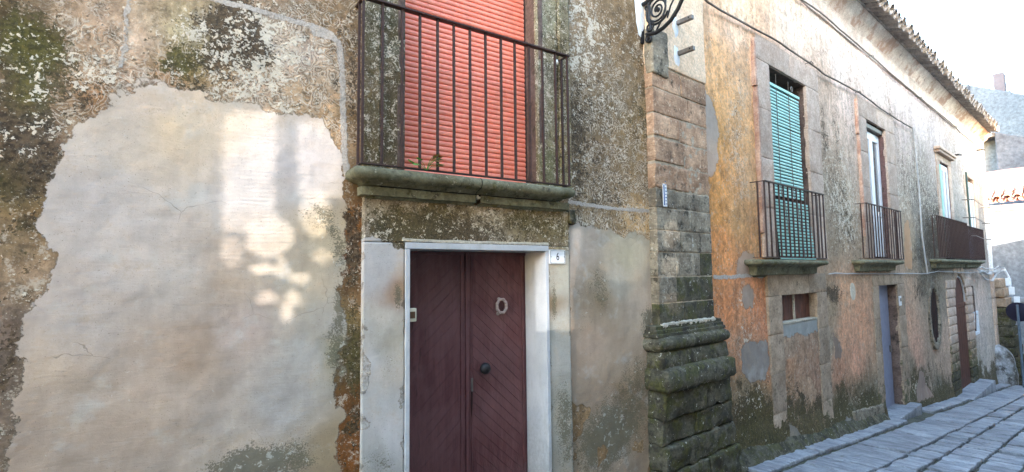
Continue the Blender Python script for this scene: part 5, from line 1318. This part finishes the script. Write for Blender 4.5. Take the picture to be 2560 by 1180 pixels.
# ================================================================ FAR END OF THE STREET
# battered stone buttress at the corner
but = empty('stone_buttress', F2(19.2, .3, gz(19)), 'leaning stone buttress with stepped blocks at the far corner of the ochre house', 'buttress')
zc = gz(19) - .1; n = 11; zt_ = 1.30; h = (zt_ - zc) / n
for i in range(n):
    zmid = zc + (i + .5) * h; f = (zt_ - zmid) / (zt_ - zc)
    e = .16 + .40 * f ** .8
    rbox(F2, 18.72, 20.0, -.5, e, zc + i * h + .01, zc + (i + 1) * h - .01, r=.03, cell=.12, amp=.03, seed=i, nsc=4).build('buttress_stone', M['pildark'] if i < 8 else M['surround2low'], but, smooth=60)
# rounded whitewashed guard stone
gsn = MB(); nA, nB = 14, 12
for i in range(nB + 1):
    f = i / nB; zz_ = gz(18.3) - .15 + 1.38 * f; rr = .44 * math.sqrt(max(0.0, 1 - max(0, (f - .45) / .55) ** 2)) if f > .45 else .44 + .03 * (1 - f)
    for k in range(nA):
        a = 2 * math.pi * k / nA; p = Vector(F2(18.35 + rr * math.cos(a) * .9, .02 + rr * .95 * math.sin(a), zz_)); gsn.v.append(tuple(p + mnoise.noise_vector(p * 2.5) * .06))
for i in range(nB):
    for k in range(nA): gsn.f.append((i * nA + k, i * nA + (k + 1) % nA, (i + 1) * nA + (k + 1) % nA, (i + 1) * nA + k))
gst = gsn.build('guard_stone', mat_stone('whitewashed_boulder', (.10, .09, .075), (.42, .42, .44), moss=.05, dark=.3, pale=.3, strata=False, k=.5), None, smooth=70)
tag(gst, 'rounded boulder-like guard stone with worn whitewash at the foot of the buttress', 'guard stone')
# round road sign seen from behind
SP = (17.4, .66)
sg = empty('road_sign', F2(SP[0], SP[1], gz(SP[0])), 'round road sign on a grey blue pole seen from behind at the right edge', 'road sign')
top = P2(2545, 760, SP[1]); 
def PTp(px, py, t0):
    r = ray(px, py); cx = OX + D2[0] * t0; cy = CD + D2[1] * t0
    k = (cx * D2[0] + cy * D2[1]) / (r.x * D2[0] + r.y * D2[1]); return ((r.x * k - OX) * N2[0] + (r.y * k - CD) * N2[1], r.z * k + EZ)
so_, sz_ = PTp(2545, 780, SP[0]); bo_, _ = PTp(2560, 985, SP[0])
SPo = so_
MB().tube([F2(SP[0] - .04, so_, sz_ + .22), F2(SP[0] - .04, so_ + .0, gz(SP[0]) - .05)], .032, 10).build('pole', M['signpole'], sg, smooth=50)
dsc = MB().lathe(F2(SP[0] + .03, so_, sz_), (D2[0] * .96 + N2[0] * .28, D2[1] * .96 + N2[1] * .28, 0), [(-.02, .001), (-.02, .27), (-.012, .285), (.008, .285), (.008, .001)], 32).build('disc', M['signback'], sg, smooth=30)
sg.location = F2(SP[0], so_, gz(SP[0])); 
for ch in (dsc, bpy.data.objects['pole']): ch.matrix_parent_inverse = Matrix.Translation(-Vector(sg.location))

def far_house(name, label, t0, o0, o1, z1a, z1b, mat, depth=8, extra=None, cat='house'):
    e = empty(name, F2(t0 + 1, (o0 + o1) / 2, gz(t0) - .3), label, cat)
    F = lambda a, o, z: F2(t0 + a, o, z)
    mb = MB(); zb = gz(t0) - 1
    vs = [F2(t0, o0, zb), F2(t0, o1, zb), F2(t0 + depth, o1, zb), F2(t0 + depth, o0, zb), F2(t0, o0, z1a), F2(t0, o1, z1b), F2(t0 + depth, o1, z1b), F2(t0 + depth, o0, z1a)]
    mb.add(vs, [(0, 1, 5, 4), (1, 2, 6, 5), (2, 3, 7, 6), (3, 0, 4, 7), (4, 5, 6, 7), (0, 3, 2, 1)])
    mb.build('wall', mat, e, bevel=.03); return e
T1 = 22.0
ea_ = PTp(2475, 512, T1); eb_ = PTp(2560, 500, T1); sl = (eb_[1] - ea_[1]) / (eb_[0] - ea_[0])
fh = far_house('white_house', 'white rendered house with scalloped clay tile eaves beyond the corner', T1, -4, 5.0, ea_[1] - .12 + sl * (-4 - ea_[0]) * 0, ea_[1] - .12 + sl * (5 - ea_[0]) * .3, M['farwhite'])
zE = (ea_[1] + eb_[1]) / 2 - .03
lb = PTp(2520, 748, T1)[1]
rbox(F2, T1 - .09, T1 + .0, -3, 5, lb - .10, lb + .08, r=.02, cell=.6, amp=.006).build('string_course', M['farwhite'], fh)
rbox(F2, T1 - .14, T1 + .0, -3, 5, zE - .28, zE - .06, r=.03, cell=.5, amp=.01, seed=3).build('eaves_moulding', M['cornred'], fh)
rf = MB().add([F2(T1 - .30, -3.5, zE - .02), F2(T1 - .30, 5, zE + .25), F2(T1 + 4, 5, zE + 2.0), F2(T1 + 4, -3.5, zE + 1.7), F2(T1 - .30, -3.5, zE - .08), F2(T1 - .30, 5, zE + .19), F2(T1 + 4, 5, zE + 1.9), F2(T1 + 4, -3.5, zE + 1.6)], [(0, 1, 2, 3), (4, 7, 6, 5), (0, 4, 5, 1), (1, 5, 6, 2), (2, 6, 7, 3), (3, 7, 4, 0)]).build('roof', M['tilered'], fh)
tr3 = random.Random(2)
covr = tile_mesh('roof_tile', True, L=.5, w0=.12, w1=.10, th=.02); covr.materials.clear(); covr.materials.append(M['tilered'])
panr = tile_mesh('roof_tile', False, L=.5, w0=.11, w1=.12, th=.02); panr.materials.clear(); panr.materials.append(M['tilered'])
eo = Vector((N2[0], N2[1], 0)); et = Vector((D2[0], D2[1], 0))
for row in range(3):
    for i in range(13):
        o_ = -1.0 + i * .27; zz_ = zE + .03 * (o_ + 3.5) * 1.05 + row * .17
        for me_, do, dz in ((panr, 0, .0), (covr, .135, .05)):
            ob = bpy.data.objects.new('roof_tile', me_); COL.objects.link(ob)
            s_ = math.atan2(1.75, 4.3); back = (et * math.cos(s_) + Vector((0, 0, 1)) * math.sin(s_)); nr = (-eo).cross(back) 
            if nr.z < 0: nr = -nr
            Mx = Matrix((back.cross(nr), back, nr)).transposed().to_4x4(); Mx.translation = Vector(F2(T1 - .42 + row * .40 + tr3.uniform(-.03, .03), o_ + do, zz_ + dz))
            ob.matrix_world = Mx @ Matrix.Rotation(tr3.uniform(-.06, .06), 4, 'Z'); ob.parent = rf
T2 = 30.0
a_ = PTp(2486, 331, T2); b_ = PTp(2560, 342, T2)
gh = far_house('grey_house', 'tall plain blank wall, toned blue grey as in shade, rising behind the white house', T2, a_[0] - .0, 3, a_[1], a_[1] + (b_[1] - a_[1]) / (b_[0] - a_[0]) * (3 - a_[0]), M['fargrey'])
l0 = PTp(2460, 350, T2 + .8); l1 = PTp(2489, 392, T2)
MB().box(F2, T2 + .9, T2 + 6, l0[0] - 2, a_[0] + .2, -4, PTp(2470, 345, T2 + .9)[1]).build('sunlit_toned_wall', M['farwhite'], gh, bevel=.03)  # paler material stands in for sunlight on the left part
rbox(F2, T2 - .1, T2 + 3, l0[0] - 1.0, a_[0] + .0, PTp(2470, 345, T2)[1], PTp(2470, 333, T2)[1], r=.05, cell=.4, amp=.02).build('roof_edge', M['tile'], gh)
T3 = 44.0
a_ = PTp(2390, 207, T3); b_ = PTp(2560, 236, T3)
sl3 = (b_[1] - a_[1]) / (b_[0] - a_[0])
ph = far_house('pale_house', 'highest pale sunlit building with parapet and chimney beyond the roofs', T3, a_[0] - 4, b_[0] + 3, a_[1] - 4 * sl3, b_[1] + 3 * sl3, M['farpale'])
c0 = PTp(2483, 228, T3 - .1); c1 = PTp(2500, 182, T3 - .1)
ch = rbox(F2, T3 + .2, T3 + 1.2, c0[0], c1[0] + .15, c0[1] - .6, c1[1] + .1, r=.03, cell=.4, amp=.03).build('chimney', M['farpink'], ph)
c0 = PTp(2510, 240, T3 - .1); c1 = PTp(2524, 222, T3 - .1)
rbox(F2, T3 + .1, T3 + 1.2, c0[0], c1[0], c0[1] - .4, c1[1], r=.1, cell=.3, amp=.03).build('vent', M['farpale'], ph, smooth=60)
pa = PTp(2426, 262, T3 - .05)
MB().tube([F2(T3 - .08, pa[0], pa[1] - 1.5), F2(T3 - .08, pa[0], PTp(2426, 210, T3)[1])], .05, 6).build('antenna_pole', M['fargrey'], ph)  # antenna pole in front of the pale house

# ================================================================ ADDED SUN MASK ACROSS THE STREET (unseen, behind the camera)
OO = 4.3
opp = empty('sun_mask_wall', F2(0, OO + .2, 0), 'added unseen wall with pierced screens shaping the sunlight, behind the camera', 'wall')  # added and unseen: shades the street, lets sun through in set spots
CP = Vector((0, -CD, EZ))
def to_px(p):
    d = Vector(p) - CP; x, y, z = (d.dot(a) for a in AX); return 1280 + FOC * x / z, 590 - FOC * y / z
def onplane(px, py, yy):                          # spot on the near wall followed back along the sunlight to the screen wall
    r = ray(px, py); k = (CD + yy) / r.y; p = CP + r * k
    d = -SUN_DIR; n = Vector((N2[0], N2[1], 0)); q = Vector(F2(0, OO, 0))
    p = p + d * ((q - p).dot(n) / d.dot(n)); v = p - Vector(F2(0, 0, 0)); return v.x * D2[0] + v.y * D2[1], p.z
SPOTS = [  # sun spots the added screens let through: shape, open share
    (lambda x, y: (abs(x - 618) < 68) & (abs(y - 425) < 150), .15), (lambda x, y: (abs(x - 800) < 60) & (abs(y - 395) < 95), .14),
    (lambda x, y: ((x - 665) / 62) ** 2 + ((y - 590) / 50) ** 2 < 1, .24), (lambda x, y: ((x - 785) / 36) ** 2 + ((y - 530) / 62) ** 2 < 1, .24),
    (lambda x, y: ((x - 570) / 26) ** 2 + ((y - 625) / 40) ** 2 < 1, .16), (lambda x, y: ((x - 655) / 34) ** 2 + ((y - 672) / 15) ** 2 < 1, .30),
    (lambda x, y: ((x - 700) / 13) ** 2 + ((y - 668) / 26) ** 2 < 1, .26), (lambda x, y: ((x - 742) / 24) ** 2 + ((y - 693) / 15) ** 2 < 1, .26),
    (lambda x, y: ((x - 662) / 26) ** 2 + ((y - 745) / 18) ** 2 < 1, .26), (lambda x, y: ((x - 725) / 22) ** 2 + ((y - 745) / 18) ** 2 < 1, .26),
    (lambda x, y: ((x - 708) / 18) ** 2 + ((y - 778) / 26) ** 2 < 1, .26), (lambda x, y: ((x - 800) / 26) ** 2 + ((y - 640) / 16) ** 2 < 1, .18),
    (lambda x, y: (x > 1330) & (x < 1432) & (y > 640) & (y < 826), .13), (lambda x, y: (x > 1425) & (x < 1475) & (y > 570) & (y < 660), .08),
    (lambda x, y: ((x - 1560) / 60) ** 2 + ((y - 650) / 60) ** 2 < 1, .05),
    (lambda x, y: ((x - 1672) / 22) ** 2 + ((y - 590) / 34) ** 2 < 1, .16), (lambda x, y: ((x - 1672) / 24) ** 2 + ((y - 668) / 26) ** 2 < 1, .12), (lambda x, y: ((x - 1680) / 24) ** 2 + ((y - 760) / 30) ** 2 < 1, .12)]
mask_gaps = []
for (x0, x1, y0, y1) in ((535, 870, 260, 815), (1325, 1480, 555, 835), (1500, 1712, 545, 800)):
    c = [onplane(x, y, 0) for x in (x0, x1) for y in (y0, y1)]
    mask_gaps.append((min(q[0] for q in c) - .02, max(q[0] for q in c) + .02, min(q[1] for q in c) - .02, max(q[1] for q in c) + .02))
print('screens', mask_gaps)
WH, WT = 7.1, .16
cur = -16.0; ob = MB()
for (t0, t1, z0, z1) in mask_gaps:
    tl = max(cur, t0 - .22)
    if tl > cur: ob.box(F2, cur, tl, OO, OO + WT, -4, WH)
    ob.box(F2, tl, t1, OO, OO + WT, -4, z0); ob.box(F2, tl, t1, OO, OO + WT, z1, WH)
    cur = t1
ob.box(F2, cur, 13.4, OO, OO + WT, -4, WH)
ob.build('wall', M['sunmask'], opp)
MB().box(F2, 13.41, 17.9, OO, OO + WT, -4, 3.5).build('low_sun_blocker', M['sunmask'], opp)  # added unseen blockers; their heights set which far walls the sun reaches
MB().box(F2, 17.91, 20.9, OO, OO + WT, -4, 5.6).build('middle_sun_blocker', M['sunmask'], opp)
MB().box(F2, 20.91, 60, OO, OO + WT, -4, 20).build('tall_sun_blocker', M['sunmask'], opp)
cell = .024  # hole sizes set how strong each sun spot is on the near wall
for (t0, t1, z0, z1) in mask_gaps:
    t0 = t0 - .22
    if mask_gaps.index((t0 + .22, t1, z0, z1)) if False else False: pass
    nt2 = int((t1 - t0) / cell) + 1; nz2 = int((z1 - z0) / cell) + 1
    sb = MB(); ct = (t1 - t0) / nt2; czz = (z1 - z0) / nz2
    for i in range(nt2):
        for j in range(nz2):
            tc, zc_ = t0 + (i + .5) * ct, z0 + (j + .5) * czz
            p = Vector(F2(tc, OO, zc_)); p = p + SUN_DIR * ((-.0 - p.y) / SUN_DIR.y); x, y = to_px(p)
            fr_ = .5 * max([f for fn, f in SPOTS if fn(x, y)] or [0])
            a0, a1, b0, b1 = t0 + i * ct, t0 + (i + 1) * ct, z0 + j * czz, z0 + (j + 1) * czz
            o_ = OO + .01
            if fr_ == 0: sb.add([F2(a0, o_, b0), F2(a1, o_, b0), F2(a1, o_, b1), F2(a0, o_, b1)], [(0, 1, 2, 3)])
            else:
                h = math.sqrt(fr_) / 2; u0, u1, v0, v1 = tc - h * ct, tc + h * ct, zc_ - h * czz, zc_ + h * czz
                sb.add([F2(a0, o_, b0), F2(a1, o_, b0), F2(a1, o_, b1), F2(a0, o_, b1), F2(u0, o_, v0), F2(u1, o_, v0), F2(u1, o_, v1), F2(u0, o_, v1)], [(0, 1, 5, 4), (1, 2, 6, 5), (2, 3, 7, 6), (3, 0, 4, 7)])
    sb.build('pierced_sun_mask', M['sunmask'], opp, fixn=False)
